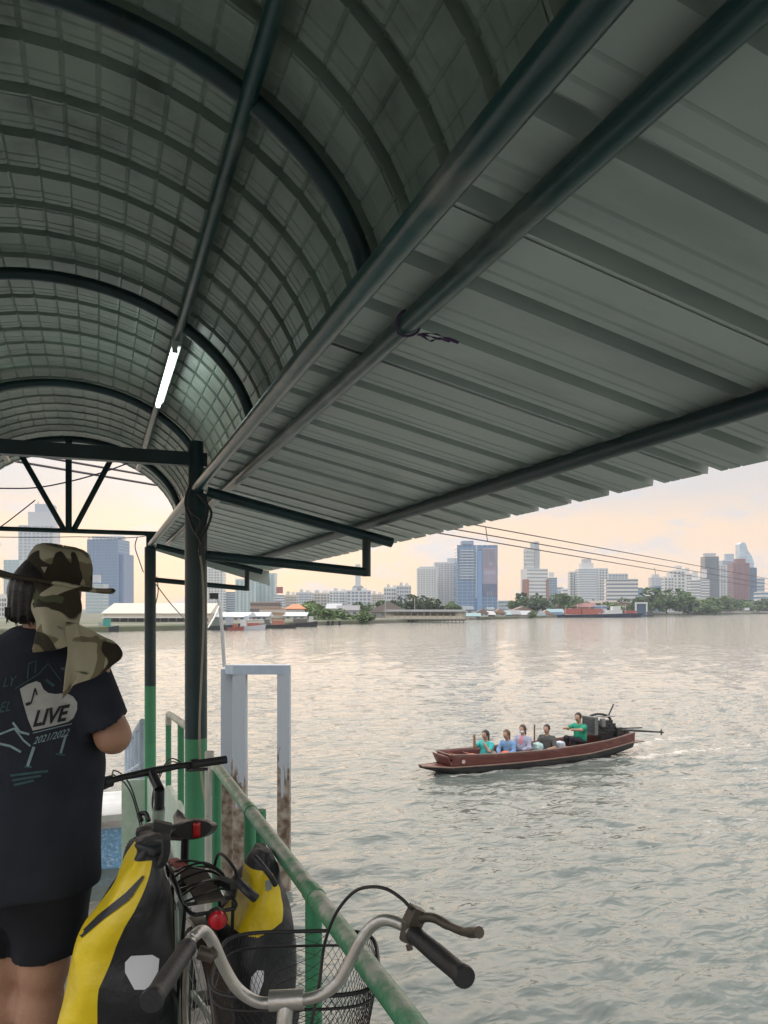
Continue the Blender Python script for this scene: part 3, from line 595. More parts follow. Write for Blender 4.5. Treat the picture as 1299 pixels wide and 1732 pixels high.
    cloth([[(148, 1050, -.15), (160, 1052, -.135), (172, 1060, -.12), (178, 1074, -.08)],
           [(150, 1090, -.158), (168, 1086, -.13), (188, 1082, -.085), (200, 1084, -.03)],
           [(150, 1125, -.160), (172, 1118, -.135), (198, 1108, -.10), (217, 1108, -.05)],
           [(141, 1172, -.160), (160, 1150, -.142), (186, 1140, -.12), (208, 1122, -.085)]], 'flap_end', .008, 9)
    # print on the back of the shirt, laid on the cloth
    bvh = BVHTree.FromPolygons([Vector(v.co) + ORG[so_.name] for v in so_.data.vertices], [tuple(q.vertices) for q in so_.data.polygons])
    def lay(px, py, lift=.0025):
        dv = P(px, py, 1.0).normalized(); hit = bvh.ray_cast(Vector((0, 0, 0)), dv)
        return (hit[0] if hit[0] is not None else P(px, py, 2.15)) - dv * lift
    def lay_mesh(vs, fs, nm, m, lift, sub=0):
        bm = bmesh.new(); vv = [bm.verts.new((x, y, 0)) for x, y in vs]
        for f in fs:
            try: bm.faces.new([vv[i] for i in f])
            except ValueError: pass
        bmesh.ops.triangulate(bm, faces=bm.faces[:])
        for _ in range(sub): bmesh.ops.subdivide_edges(bm, edges=bm.edges[:], cuts=1, use_grid_fill=True)
        bm.verts.index_update(); V = [lay(v.co.x, v.co.y, lift) for v in bm.verts]; Fq = [tuple(v.index for v in f.verts) for f in bm.faces]; bm.free()
        return MB().add(V, Fq).build(nm, m, so_, smooth=False)
    ink_w = mat('pale_print', (.40, .41, .40), .8, var=.12, scale=40); ink_k = mat('dark_print', (.015, .018, .022), .8); ink_t = mat('teal_print', (.035, .085, .10), .8, var=.3, scale=60); ink_b = mat('light_teal_print', (.21, .30, .32), .8, var=.2, scale=60)
    pn = [(34, 1165), (48, 1157), (62, 1152), (69, 1155), (74, 1166), (82, 1172), (95, 1174), (112, 1172), (124, 1178), (131, 1188), (131, 1200), (125, 1214), (116, 1221), (90, 1228), (56, 1236), (48, 1217), (40, 1190)]
    lay_mesh(pn, [tuple(range(len(pn)))], 'piano_print', ink_w, .002, 3)
    def text(body, x, y, size, ang, m, nm, lift, shear=0.0, bold=0.0, sx=1.0):
        cu = bpy.data.curves.new(nm, 'FONT'); cu.body = body; cu.size = 1; cu.offset = bold; cu.resolution_u = 3; cu.shear = shear
        ob = bpy.data.objects.new(nm, cu); me = ob.to_mesh(); ca, sa = math.cos(math.radians(ang)), math.sin(math.radians(ang))
        vs = [(x + size * (sx * v.co.x * ca - -v.co.y * -sa * -1), y - size * (sx * v.co.x * sa + v.co.y * ca)) for v in me.vertices]
        fs = [tuple(q.vertices) for q in me.polygons]; ob.to_mesh_clear(); bpy.data.objects.remove(ob); return lay_mesh(vs, fs, nm, m, lift)
    text('LIVE', 55, 1229, 38, 11, ink_k, 'live_lettering', .0045, shear=.12, bold=.035, sx=.82)
    text('2021/2022', 56, 1259, 18, 14, ink_b, 'year_lettering', .003, shear=.2, bold=.01, sx=.80)
    text('LY', 4, 1163, 24, 12, ink_t, 'upper_lettering', .003, shear=.1, sx=.8)
    text('EL', -2, 1206, 26, 12, ink_t, 'lower_lettering', .003, shear=.1, sx=.8)
    def stroke(pts, wd, nm, m, lift=.003):
        vs = []; fs = []
        for (x0, y0), (x1, y1) in zip(pts[:-1], pts[1:]):
            dx, dy = x1 - x0, y1 - y0; ln = math.hypot(dx, dy); ox, oy = -dy / ln * wd / 2, dx / ln * wd / 2; k = len(vs)
            n_ = max(1, int(ln / 8))
            for i in range(n_ + 1):
                t_ = i / n_; vs += [(x0 + dx * t_ + ox, y0 + dy * t_ + oy), (x0 + dx * t_ - ox, y0 + dy * t_ - oy)]
            fs += [(k + 2 * i, k + 2 * i + 1, k + 2 * i + 3, k + 2 * i + 2) for i in range(n_)]
        lay_mesh(vs, fs, nm, m, lift)
    stroke([(53, 1190), (60, 1164), (63, 1176)], 2.6, 'note_print', ink_k, .0045); stroke([(44, 1192), (52, 1189)], 5, 'note_print', ink_k, .0045)
    stroke([(56, 1240), (122, 1224)], 1.6, 'line_print', ink_b); stroke([(58, 1263), (47, 1296)], 5, 'piano_leg_print', ink_b); stroke([(112, 1243), (103, 1274)], 4, 'piano_leg_print', ink_b)
    stroke([(42, 1297), (54, 1297)], 4, 'piano_leg_print', ink_t); stroke([(95, 1275), (110, 1277)], 3, 'piano_leg_print', ink_t)
    stroke([(0, 1242), (25, 1232), (40, 1252), (52, 1262)], 3.2, 'keyboard_print', ink_b); stroke([(0, 1258), (18, 1262), (36, 1272)], 4, 'keyboard_print', ink_b); stroke([(22, 1222), (34, 1238), (50, 1242)], 4, 'keyboard_print', ink_b)
    stroke([(26, 1165), (66, 1140), (82, 1122), (104, 1152)], 1.5, 'line_print', ink_t); stroke([(47, 1148), (49, 1122), (62, 1118), (60, 1138)], 1.8, 'note_print', ink_t)
    stroke([(78, 1150), (92, 1160)], 5, 'mark_print', ink_t); stroke([(104, 1130), (116, 1134)], 4, 'mark_print', ink_t); stroke([(112, 1150), (124, 1160)], 5, 'mark_print', ink_t)
    for k in range(3): stroke([(18 + 3 * k, 1312 + 8 * k), (82 - 12 * k, 1304 + 8 * k)], 4, 'mark_print', ink_t)
build_person()
# ================================================================== bicycles
rubber = mat('tyre_rubber', (.022, .022, .022), .75, var=.25, scale=30, bump=.4, bscale=90); chrome = mat('dull_chrome', (.50, .49, .46), .34, metal=.75, var=.18, scale=14, bump=.12, bscale=90, col2=(.20, .15, .10), thr=.72, soft=.05, mscale=24)
blk = mat('black_alloy', (.016, .016, .018), .38, var=.25, scale=20, bump=.1); blkpl = mat('black_plastic_grip', (.020, .021, .024), .5, var=.2, scale=25, bump=.15, bscale=120)
sage = mat('sage_frame_paint', (.36, .44, .38), .3, var=.08, scale=8)
def wheel(parent, c, ax, fwd, r, tw=.021, spokes=28, fender=None):
    """c hub, ax axle direction, fwd rolling direction"""
    ax = ax.normalized(); up = Vector((0, 0, 1)); up = (up - ax * up.dot(ax)).normalized(); fw = up.cross(ax)
    pt = lambda a, rr, o=0: c + (fw * math.cos(a) + up * math.sin(a)) * rr + ax * o
    w_ = MB().tube([pt(2 * math.pi * k / 64, r - tw) for k in range(64)], tw, 12, closed=True).build('wheel', rubber, parent)
    b = MB()
    for k in range(64):            # tread knobs
        for o in (-.010, 0.0, .010):
            a = 2 * math.pi * (k + (.5 if o else 0)) / 64; q = pt(a, r - .0018 - abs(o) * .35, o)
            R = Matrix((ax, (pt(a + .01, 1) - pt(a, 1)).normalized(), (pt(a, 1) - c).normalized())).transposed(); b.box(q, (.008, .014, .006), R)
    q_ = b.build('tread', rubber, w_, smooth=False); q_['kind'] = 'stuff'
    MB().tube([pt(2 * math.pi * k / 64, r - 2 * tw - .006) for k in range(64)], .0105, 8, closed=True).build('rim', chrome, w_)
    MB().tube([c - ax * .045, c + ax * .045], .019, 12).build('hub', chrome, w_)
    for k in range(spokes):
        s_ = 1 if k % 2 else -1; a = 2 * math.pi * k / spokes; MB().tube([pt(a + .35 * (1 if k % 4 < 2 else -1), .018, s_ * .03), pt(a, r - 2 * tw - .006)], .0013, 4, cap=False).build('spoke', chrome, w_)
    return pt
# ---- touring bicycle with panniers
R0 = Vector((.282, 2.25, DECK)); FW = Vector((-.0745, .997, 0)).normalized(); LF = Vector((-FW.y, FW.x, 0)); UP = Vector((0, 0, 1))
def B2(f, l, u): return R0 + FW * f + LF * l + UP * u
tb = thing('touring_bicycle', 'touring bicycle with black flat bar and pale green frame leaning by the column', 'bicycle', tuple(R0))
wheel(tb, B2(0, 0, .31), LF, FW, .31)
st = math.radians(12); axs = (B2(.80, 0, .80) - B2(.93, 0, .45)).normalized(); Q = Matrix.Rotation(st, 3, axs); piv = B2(.80, 0, .80)
def SR(f, l, u): return Q @ (B2(f, l, u) - piv) + piv
wheel(tb, SR(1.02, 0, .31), Q @ LF, Q @ FW, .31)
MB().tube([B2(.885, 0, .60), B2(.815, 0, .785)], .024, 16).build('head_tube', sage, tb)
MB().tube([B2(.84, 0, .725), B2(.30, 0, .60)], .021, 14).build('top_tube', sage, tb); MB().tube([B2(.875, 0, .63), B2(.43, 0, .28)], .024, 14).build('down_tube', sage, tb)
MB().tube([B2(.43, 0, .28), B2(.29, 0, .66)], .018, 14).build('seat_tube', sage, tb)
for s_ in (1, -1):
    MB().tube([B2(.42, .03 * s_, .28), B2(0, .065 * s_, .31)], .010, 10).build('chain_stay', sage, tb); MB().tube([B2(.30, .022 * s_, .58), B2(0, .065 * s_, .31)], .008, 10).build('seat_stay', sage, tb)
    MB().tube([SR(.885, .045 * s_, .60), SR(1.02, .05 * s_, .31)], .012, 10).build('fork_leg', sage, tb)
MB().tube([B2(.43, -.05, .28), B2(.43, -.02, .28)], .09, 24).build('chainring', blk, tb)
for s_, dz in ((1, -.12), (-1, .12)):
    MB().tube([B2(.43, .06 * -s_, .28), B2(.43 + abs(dz) * .9, .07 * -s_, .28 + dz)], .009, 8).build('crank', blk, tb); MB().box(B2(.43 + abs(dz) * .9, .11 * -s_, .28 + dz), (.09, .07, .022)).build('pedal', blk, tb, smooth=False)
MB().tube([B2(.29, 0, .64), B2(.262, 0, .835)], .0135, 12).build('seat_post', blk, tb); MB().tube([B2(.295, 0, .645), B2(.288, 0, .668)], .021, 14).build('seat_clamp', blk, tb)
# saddle: broad tail towards us, nose ahead
G = []
for t in np.linspace(0, 1, 15):
    hw = pw(t, [(0, .055), (.05, .078), (.2, .084), (.45, .052), (.7, .024), (.95, .018), (1, .006)]); cz = .872 + .012 * math.cos(t * 5.0) + (.010 if t < .15 else 0) - .020 * max(0, t - .45); f_ = .13 + .27 * t; row = []
    for a in np.linspace(0, 2 * math.pi, 17)[:-1]:
        y = hw * math.cos(a); z = (.016 if math.sin(a) > 0 else .042) * math.sin(a) - .010 * (y / .07) ** 2; row.append(B2(f_, y, cz + z))
    G.append(row)
b = MB(); b.grid(G, closed_v=True); b.add(G[0], [tuple(range(16))]); b.add(G[-1], [tuple(range(15, -1, -1))]); sd = b.build('saddle', mat('saddle_vinyl', (.018, .018, .020), .38, var=.2, scale=20), tb, angle=60)
redm = mat('red_plastic', (.45, .02, .02), .35, var=.1)
b = MB(); b.grid([[B2(.1265 - .003 * z, -.012 + .022 * k - .008, .858 + .046 * z) for k in (0, 1)] for z in np.linspace(0, 1, 5)]); b.build('red_stripe', redm, sd, solid=.002)
for s_ in (1, -1): MB().tube([B2(.17, .022 * s_, .85), B2(.21, .022 * s_, .832), B2(.33, .02 * s_, .835), B2(.37, .012 * s_, .855)], .0035, 8).build('rail', chrome, sd)
MB().box(B2(.262, 0, .838), (.05, .05, .022)).build('saddle_clamp', blk, sd, smooth=False)
# bar, stem, levers, cables
MB().tube([SR(.805, 0, .79), SR(.785, 0, .865)], .019, 14).build('steerer', blk, tb); MB().tube([SR(.788, 0, .865), SR(.870, 0, .920)], .0185, 14).build('stem', blk, tb)
hb_ = MB().tube([SR(.865 - .03, .30, .915), SR(.868, .10, .920), SR(.87, 0, .920), SR(.868, -.10, .920), SR(.865 - .03, -.30, .915)], [.0112, .0125, .0158, .0125, .0112], 14).build('handlebar', blk, tb)
for s_ in (1, -1):
    MB().tube([SR(.85, .185 * s_, .9175), SR(.835, .30 * s_, .915)], .0165, 14).build('grip', blkpl, hb_)
    MB().tube([SR(.853, .155 * s_, .918), SR(.85, .185 * s_, .9175)], .022, 14).build('shifter', blkpl, hb_)
    MB().tube(bez([SR(.87, .15 * s_, .905), SR(.91, .17 * s_, .885), SR(.92, .25 * s_, .872)], 5), [.009] * 6 + [.007] * 5, 8).build('brake_lever', blk, hb_)
for k, (s_, e) in enumerate(((1, (.93, .02, .58)), (1, (.86, .03, .55)), (-1, (.90, -.02, .60)), (-1, (.86, -.03, .56)))):
    MB().tube(bez([SR(.87, .145 * s_, .905), SR(.97 + .02 * (k % 2), .11 * s_, .93 - .02 * (k % 2)), SR(1.0, .04 * s_, .84 - .03 * k), B2(*e)], 8), .0028, 6).build('cable', blk, tb)
# rear rack
for l_ in (.065, -.065): MB().tube(bez([B2(.24, l_, .735), B2(.10, l_, .742), B2(-.12, l_, .742), B2(-.168, l_ * .8, .742)], 5), .0055, 8).build('rack_rail', blk, tb)
MB().tube([B2(-.17, .055, .742), B2(-.172, -.055, .742)], .0055, 8).build('rack_rail', blk, tb)
for f_ in (.2, .05, -.09): MB().tube([B2(f_, .065, .742), B2(f_, -.065, .742)], .005, 8).build('rack_crossbar', blk, tb)
for s_ in (1, -1):
    for f_ in (.10, -.10): MB().tube([B2(f_, .066 * s_, .738), B2(0, .078 * s_, .33)], .0048, 8).build('rack_strut', blk, tb)
    MB().tube(bez([B2(.16, .068 * s_, .742), B2(.13, .08 * s_, .80), B2(-.05, .085 * s_, .80), B2(-.10, .068 * s_, .745)], 6), .005, 8).build('bag_hook_rail', blk, tb)
MB().box(B2(.02, 0, .752), (.075, .28, .008), Matrix.Rotation(math.atan2(-FW.x, FW.y), 3, 'Z')).build('rack_board', mat('weathered_board', (.10, .085, .07), .7, var=.3, scale=14, stretch=(4, .6, 1)), tb, smooth=False)
MB().box(B2(.19, .035, .765), (.03, .09, .012), Matrix.Rotation(.3, 3, 'Z')).build('red_tag', mat('faded_red_tag', (.42, .12, .10), .6), tb, smooth=False)
for k in range(7):
    a = random.uniform(-.06, .06); MB().tube(bez([B2(.2 - .05 * k, .065, .755), B2(.15 - .05 * k + a, .03, .775 + .01 * (k % 3)), B2(.15 - .04 * k, -.03, .772 + .012 * (k % 2)), B2(.1 - .03 * k - a, -.075, .76)], 6), .0035, 6).build('bungee_cord', blk, tb)
MB().box(B2(-.06, -.055, .775), (.028, .075, .018), Matrix.Rotation(.5, 3, 'Z')).build('cord_lock', blkpl, tb, smooth=False)
# mudguard and rear lamp
G = []
for a in np.linspace(math.radians(60), math.radians(205), 26): G.append([B2(math.cos(a) * .335, y, .31 + math.sin(a) * (.335 - 2.2 * y * y)) for y in (-.028, -.018, 0, .018, .028)])
MB().grid(G).build('mudguard', mat('brown_mudguard', (.045, .030, .022), .4), tb, solid=.002)
R90 = Matrix((LF, UP, -FW)).transposed()
rlm = MB().lathe([(.0, .012), (.014, .011), (.0215, .006), (.024, -.004), (.024, -.02), (0, -.02)], P(369, 1557, 1.995), R90, 20).build('rear_reflector', mat('red_lens', (.50, .012, .02), .18, var=.15, scale=60), tb)
MB().lathe([(.0, .003), (.0265, .003), (.027, -.022), (0, -.022)], P(369, 1557, 2.0) + FW * .004, R90, 20).build('reflector_housing', blk, rlm)
# ---- panniers
EXP = .62
def ang(x): return math.acos(max(-1, min(1, math.copysign(abs(x) ** (1 / EXP), x))))
yel = mat('yellow_tarpaulin', (.80, .60, .012), .38, var=.10, scale=6, bump=.9, bscale=16, col2=(.66, .47, .015), thr=.66, soft=.1, mscale=7); bkb = mat('black_tarpaulin', (.020, .022, .026), .5, var=.3, scale=8, bump=.9, bscale=18)
refl = mat('white_reflector', (.74, .76, .80), .45, var=.04)
def pannier(label, l0, f0, yaw, levels, seam, yspan, side, seed):
    """levels: (height, half thickness, half length, sideways shift); seam(u) -> angles between which the yellow panel lies"""
    c0 = B2(f0, l0, 0); pt = thing('pannier', label, 'pannier', (c0.x, c0.y, DECK + .18), group='panniers on the touring bicycle')
    Rz = Matrix.Rotation(yaw, 3, 'Z'); A = Rz @ (LF * side); Bd = Rz @ FW; n1, n2 = 64, 72
    us = sorted(set(np.linspace(levels[0][0], levels[-1][0], 64).tolist() + list(yspan))); pr = np.random.default_rng(seed); ph = pr.uniform(0, 6, 8)
    def row(u, a0, a1, n):
        ha, hb, sh_ = (pw(u, [(q[0], q[k]) for q in levels]) for k in (1, 2, 3)); out = []
        for a in np.linspace(a0, a1, n):
            ca, sa = math.cos(a), math.sin(a); x = math.copysign(abs(ca) ** EXP, ca); y = math.copysign(abs(sa) ** EXP, sa)
            d_ = .0055 * (math.sin(u * 23 + 2 * a + ph[0]) + .7 * math.sin(u * 41 - 3 * a + ph[1]) + .6 * math.sin(u * 17 + 5 * a + ph[2])) + .007 * math.sin(3 * a + 30 * u + ph[3]) * max(0, (u - .55) * 3)
            out.append(c0 + A * (x * (ha + d_) + sh_) + Bd * (y * (hb + d_)) + UP * u)
        return out
    idx = {True: MB(), False: MB()}
    for i in range(len(us) - 1):
        q = [(row(u, *seam(u), n1), row(u, seam(u)[1], seam(u)[0] + 2 * math.pi, n2)) for u in us[i:i + 2]]
        yel_ = yspan[0] <= (us[i] + us[i + 1]) / 2 <= yspan[1]
        for k, key in ((0, yel_), (1, False)): idx[key].grid([q[0][k], q[1][k]])
    full = lambda u: row(u, 0, 2 * math.pi, 73)[:-1]
    idx[False].add(full(us[0]), [tuple(range(71, -1, -1))]); idx[False].add(full(us[-1]), [tuple(range(72))])
    parts = []
    for key, nm, m in ((True, 'yellow_panel', yel), (False, 'black_panel', bkb)):
        o = idx[key].build(nm, m, pt, angle=180); bm = bmesh.new(); bm.from_mesh(o.data); bmesh.ops.remove_doubles(bm, verts=bm.verts, dist=.0004); bmesh.ops.recalc_face_normals(bm, faces=bm.faces); bm.to_mesh(o.data); bm.free()
        o.data.polygons.foreach_set('use_smooth', [True] * len(o.data.polygons)); parts.append(o)
    vs = []; fs = []
    for q in parts:
        k = len(vs); vs += [Vector(v.co) + ORG[q.name] for v in q.data.vertices]; fs += [tuple(i + k for i in f.vertices) for f in q.data.polygons]
    bvh = BVHTree.FromPolygons(vs, fs)
    def lay(px, py, lift):
        dv = P(px, py, 1).normalized(); h = bvh.ray_cast(Vector((0, 0, 0)), dv); return (h[0] if h[0] is not None else P(px, py, 2.05)) - dv * lift
    return pt, parts, lay, A, Bd, c0
def patch(lay, poly, nm, m, parent, lift=.004, sub=3, solid=0.0):
    bm = bmesh.new(); bm.faces.new([bm.verts.new((x, y, 0)) for x, y in poly]); bmesh.ops.triangulate(bm, faces=bm.faces[:])
    for _ in range(sub): bmesh.ops.subdivide_edges(bm, edges=bm.edges[:], cuts=1, use_grid_fill=True)
    bm.verts.index_update(); V = [lay(v.co.x, v.co.y, lift) for v in bm.verts]; Fq = [tuple(v.index for v in f.verts) for f in bm.faces]; bm.free()
    return MB().add(V, Fq).build(nm, m, parent, angle=60, solid=solid)
lev = [(.17, .075, .10, .03), (.185, .105, .13, .035), (.24, .130, .15, .042), (.40, .148, .165, .048), (.50, .146, .165, .044), (.60, .134, .165, .034), (.70, .110, .16, .016), (.78, .078, .15, -.006), (.86, .052, .14, -.024), (.905, .034, .13, -.036), (.925, .012, .12, -.04)]
def sl_(u): return -ang(pw(u, [(.2, .45), (.38, .30), (.45, .27), (.6, .36), (.75, .18), (.84, -.15), (.9, -.35)])), math.asin(.55 ** (1 / EXP))
pL, partsL, layL, aL, bL, cL = pannier('large yellow and black pannier on the left of the rack, next to the person', .185, -.03, math.radians(-9), lev, sl_, (.185, .897), 1, 5)
patch(layL, [(222, 1617), (258, 1615), (270, 1622), (268, 1643), (250, 1674), (228, 1674), (212, 1645), (212, 1628)], 'reflector_patch', refl, pL, .004)
for a, b_, w0, w1 in (((243, 1482), (216, 1516), 4, 13), ((216, 1516), (172, 1550), 13, 12), ((172, 1550), (136, 1583), 12, 8)):
    dx, dy = b_[0] - a[0], b_[1] - a[1]; ln = math.hypot(dx, dy); nx, ny_ = -dy / ln, dx / ln
    patch(layL, [(a[0] + nx * w0 / 2, a[1] + ny_ * w0 / 2), (b_[0] + nx * w1 / 2, b_[1] + ny_ * w1 / 2), (b_[0] - nx * w1 / 2, b_[1] - ny_ * w1 / 2), (a[0] - nx * w0 / 2, a[1] - ny_ * w0 / 2)], 'strap', bkb, pL, .0045, 2)
def rolltop(p):
    return s_union([s_ell(p, (.004, 0, 0), (.044, .13, .014)), s_ell(p, (.0, -.01, -.018), (.036, .125, .018))], .010) + wrin(p, .0016, 60, 2)
Mr = Matrix.Translation(cL + UP * .928 + aL * -.045) @ Matrix((aL, bL, UP)).transposed().to_4x4()
sdf_obj('roll_top', rolltop, (-.11, -.2, -.08), (.11, .2, .08), .006, bkb, pL, Mr)
MB().tube(bez([P(262, 1400, 2.0), P(277, 1402, 1.99), P(281, 1420, 1.985), P(280, 1445, 1.99), P(272, 1462, 2.0)], 6), .012, 8).build('side_strap', bkb, pL)
MB().box(P(275, 1398, 1.97), (.045, .03, .022), Matrix.Rotation(.3, 3, 'Y')).build('buckle', blkpl, pL, smooth=False)
MB().tube(bez([P(240, 1388, 1.95), P(236, 1378, 1.97), P(247, 1376, 1.97), P(252, 1388, 1.95)], 5), .006, 8).build('buckle', blkpl, pL)
lev2 = [(.17, .055, .10, .0), (.19, .076, .12, .0), (.26, .090, .14, .0), (.45, .098, .15, .0), (.58, .096, .15, .002), (.645, .082, .145, .004), (.70, .062, .13, .008), (.755, .044, .11, .016), (.80, .030, .09, .022), (.84, .010, .06, .026)]
def sr_(u): return math.pi - math.asin(.5 ** (1 / EXP)), 2 * math.pi - ang(pw(u, [(.60, -.95), (.64, -.5), (.67, .25), (.71, .5), (.75, .40), (.80, -.2)]))
pR, partsR, layR, aR, bR, cR = pannier('smaller yellow and black pannier squeezed between the rack and the railing', -.155, .0, math.radians(6), lev2, sr_, (.635, .795), -1, 11)
patch(layR, [(426, 1652), (436, 1641), (447, 1642), (446, 1660), (438, 1684), (428, 1686), (423, 1670)], 'reflector_patch', refl, pR, .004)
patch(layR, [(449, 1490), (459, 1488), (460, 1504), (450, 1507)], 'grey_badge', mat('grey_badge', (.25, .30, .30), .5), pR, .004, 2)
MB().tube(bez([P(432, 1450, 2.0), P(445, 1465, 1.98), P(458, 1482, 1.98), P(466, 1496, 2.0)], 6), .0075, 8).build('buckle_strap', blkpl, pR)
MB().tube(bez([P(405, 1492, 2.0), P(420, 1508, 1.96), P(434, 1520, 1.96)], 6), .012, 8).build('strap', bkb, pR)
# ---- city bicycle in the foreground
cb = thing('city_bicycle', 'old city bicycle with curved chrome handlebar and black wire basket in the foreground', 'bicycle', tuple(CW(-.18, 1.42, DECK)))
bar = [(263, 1686, 1.12), (318, 1598, 1.32), (328, 1584, 1.345), (344, 1575, 1.38), (360, 1593, 1.395), (379, 1635, 1.405), (402, 1672, 1.41), (434, 1694, 1.415), (466, 1696, 1.42), (485, 1692, 1.42), (512, 1691, 1.42), (545, 1682, 1.42), (573, 1661, 1.42), (591, 1630, 1.42), (609, 1594, 1.42), (628, 1568, 1.42), (651, 1556, 1.41), (679, 1563, 1.385), (697, 1577, 1.35), (785, 1651, 1.17)]
barp = bez([P(*q) for q in bar], 6); hbar = MB().tube(barp, .0108, 16).build('handlebar', chrome, cb)
for (a, b_) in (((318, 1602, 1.315), (256, 1694, 1.105)), ((701, 1581, 1.342), (788, 1654, 1.165))):
    a, b_ = P(*a), P(*b_); pts = [a.lerp(b_, t) for t in (0, .04, .08, .14, .3, .5, .7, .86, .93, .96, 1)]; MB().tube(pts, [.0158, .0166, .0154, .0150, .0154, .0158, .0154, .0150, .0166, .0178, .0164], 18).build('grip', blkpl, hbar)
MB().tube([P(456, 1693, 1.42), P(514, 1690, 1.42)], .0185, 16).build('stem_clamp', chrome, cb)
stc = P(485, 1692, 1.42); hd = P(485, 1692, 1.42) + Vector((0, 0, -.17)) + CW(-.015, .02)
MB().tube(bez([stc, stc + Vector((0, 0, -.03)) + CW(-.002, -.012), stc + Vector((0, 0, -.08)) + CW(-.004, -.018), hd], 6), .0145, 14).build('stem', chrome, cb)
levm = mat('weathered_lever', (.10, .085, .07), .45, metal=.5, var=.3, scale=30)
lv = MB().tube(bez([P(700, 1556, 1.355), P(712, 1552, 1.345), P(735, 1553, 1.32), P(760, 1566, 1.28), P(785, 1576, 1.235), P(811, 1577, 1.195)], 6), [.010] * 8 + [.0082] * 10 + [.007] * 8 + [.0085] * 4 + [.0095], 10).build('brake_lever', levm, cb)
MB().tube([P(690, 1590, 1.362), P(696, 1560, 1.362)], .0155, 14).build('lever_clamp', levm, lv); MB().box(P(703, 1550, 1.35), (.026, .03, .03), Matrix.Rotation(.5, 3, 'Y')).build('lever_pivot', levm, lv, smooth=False)
MB().tube([P(692, 1597, 1.352), P(694, 1607, 1.35)], .006, 8).build('clamp_bolt', levm, lv)
MB().tube([P(336, 1610, 1.33), P(362, 1618, 1.335)], .012, 10).build('left_lever_clamp', levm, cb); MB().tube(bez([P(352, 1624, 1.33), P(364, 1615, 1.33), P(358, 1604, 1.335)], 5), .006, 8).build('clamp_bolt', levm, cb)
MB().tube(bez([P(697, 1538, 1.345), P(680, 1520, 1.35), P(655, 1504, 1.36), P(628, 1500, 1.38), P(600, 1508, 1.41), P(573, 1538, 1.44), P(556, 1575, 1.46), P(547, 1610, 1.47), P(541, 1660, 1.46), P(528, 1728, 1.44), P(515, 1800, 1.44)], 6), .0032, 8).build('brake_cable', blk, cb)
# basket of diamond mesh
bkt = mat('basket_wire', (.020, .020, .022), .5, var=.2)
bc = Vector((-.185, 1.635)); hd_ = math.radians(3)
def BK(x, y, z): return CW(bc.x + x * math.cos(hd_) - y * math.sin(hd_), bc.y + x * math.sin(hd_) + y * math.cos(hd_), z)
def rimpt(s, z, k, dz=0.0):
    """s 0..1 round the basket at height z, k scale"""
    a = 2 * math.pi * s; x = math.copysign(abs(math.cos(a)) ** .45, math.cos(a)) * .172 * k; y = math.copysign(abs(math.sin(a)) ** .45, math.sin(a)) * .125 * k; return BK(x, y, z + dz * (y / .125))
ZT, ZB = -.75, -.965
bsk = MB().tube([rimpt(i / 72, ZT, 1, .012) for i in range(72)], .0045, 8, closed=True).build('basket', bkt, cb)
MB().tube([rimpt(i / 72, ZT + -.030, .975, .010) for i in range(72)], .0030, 6, closed=True).build('basket_hoop', bkt, bsk); MB().tube([rimpt(i / 72, ZB, .78) for i in range(72)], .0040, 6, closed=True).build('basket_hoop', bkt, bsk)
b = MB(); NW = 74
for dr in (1, -1):
    for i in range(NW):
        b.tube([rimpt((i + dr * 9 * t) / NW, ZT + (ZB - ZT) * t, 1 - .22 * t, .012 * (1 - t)) for t in np.linspace(0, 1, 9)], .0007, 4, cap=False)
for k in range(-22, 23):
    for dr in (1, -1):
        p0, p1 = Vector((-.135, k * .0115 - dr * .07)), Vector((.135, k * .0115 + dr * .07))
        seg = [p0.lerp(p1, t) for t in np.linspace(0, 1, 20)]; seg = [q for q in seg if abs(q.y) < .097]
        if len(seg) > 1: b.tube([BK(seg[0].x, seg[0].y, ZB), BK(seg[-1].x, seg[-1].y, ZB)], .0007, 4, cap=False)
b.build('wire_mesh', bkt, bsk)['kind'] = 'stuff'
# the rest of the city bicycle, below the picture
hv = (CW(-.18, 1.42) - CW(-.25, .42)); fw1 = Vector((math.sin(TH - math.radians(10)), math.cos(TH - math.radians(10)), 0)); lf1 = Vector((-fw1.y, fw1.x, 0)); base = Vector((stc.x, stc.y, DECK))
def B1(f, l, u): return base + fw1 * f + lf1 * l + UP * u
wheel(cb, B1(.20, 0, .31), lf1, fw1, .31, spokes=20); wheel(cb, B1(-.86, 0, .31), lf1, fw1, .31, spokes=20)
frm = mat('maroon_frame', (.16, .03, .03), .4)
MB().tube([hd, B1(.06, 0, .50)], .02, 12).build('head_tube', frm, cb); MB().tube([B1(.05, 0, .56), B1(-.42, 0, .27)], .018, 12).build('down_tube', frm, cb); MB().tube([B1(-.42, 0, .27), B1(-.56, 0, .66)], .016, 12).build('seat_tube', frm, cb)
for s_ in (1, -1): MB().tube([B1(.07, .05 * s_, .62), B1(.20, .055 * s_, .31)], .011, 10).build('fork_leg', frm, cb); MB().tube([B1(-.42, .03 * s_, .27), B1(-.86, .06 * s_, .31)], .009, 8).build('chain_stay', frm, cb); MB().tube([B1(-.55, .02 * s_, .62), B1(-.86, .06 * s_, .31)], .008, 8).build('seat_stay', frm, cb)
MB().lathe([(0, .03), (.06, .028), (.085, .01), (.08, -.02), (0, -.025)], B1(-.60, 0, .72), None, 18).build('saddle', MATS['saddle_vinyl'], cb)
for s_ in (1, -1): MB().tube([BK(.09 * s_, -.10, ZB), B1(.20, .06 * s_, .33)], .004, 6).build('basket_stay', bkt, cb)
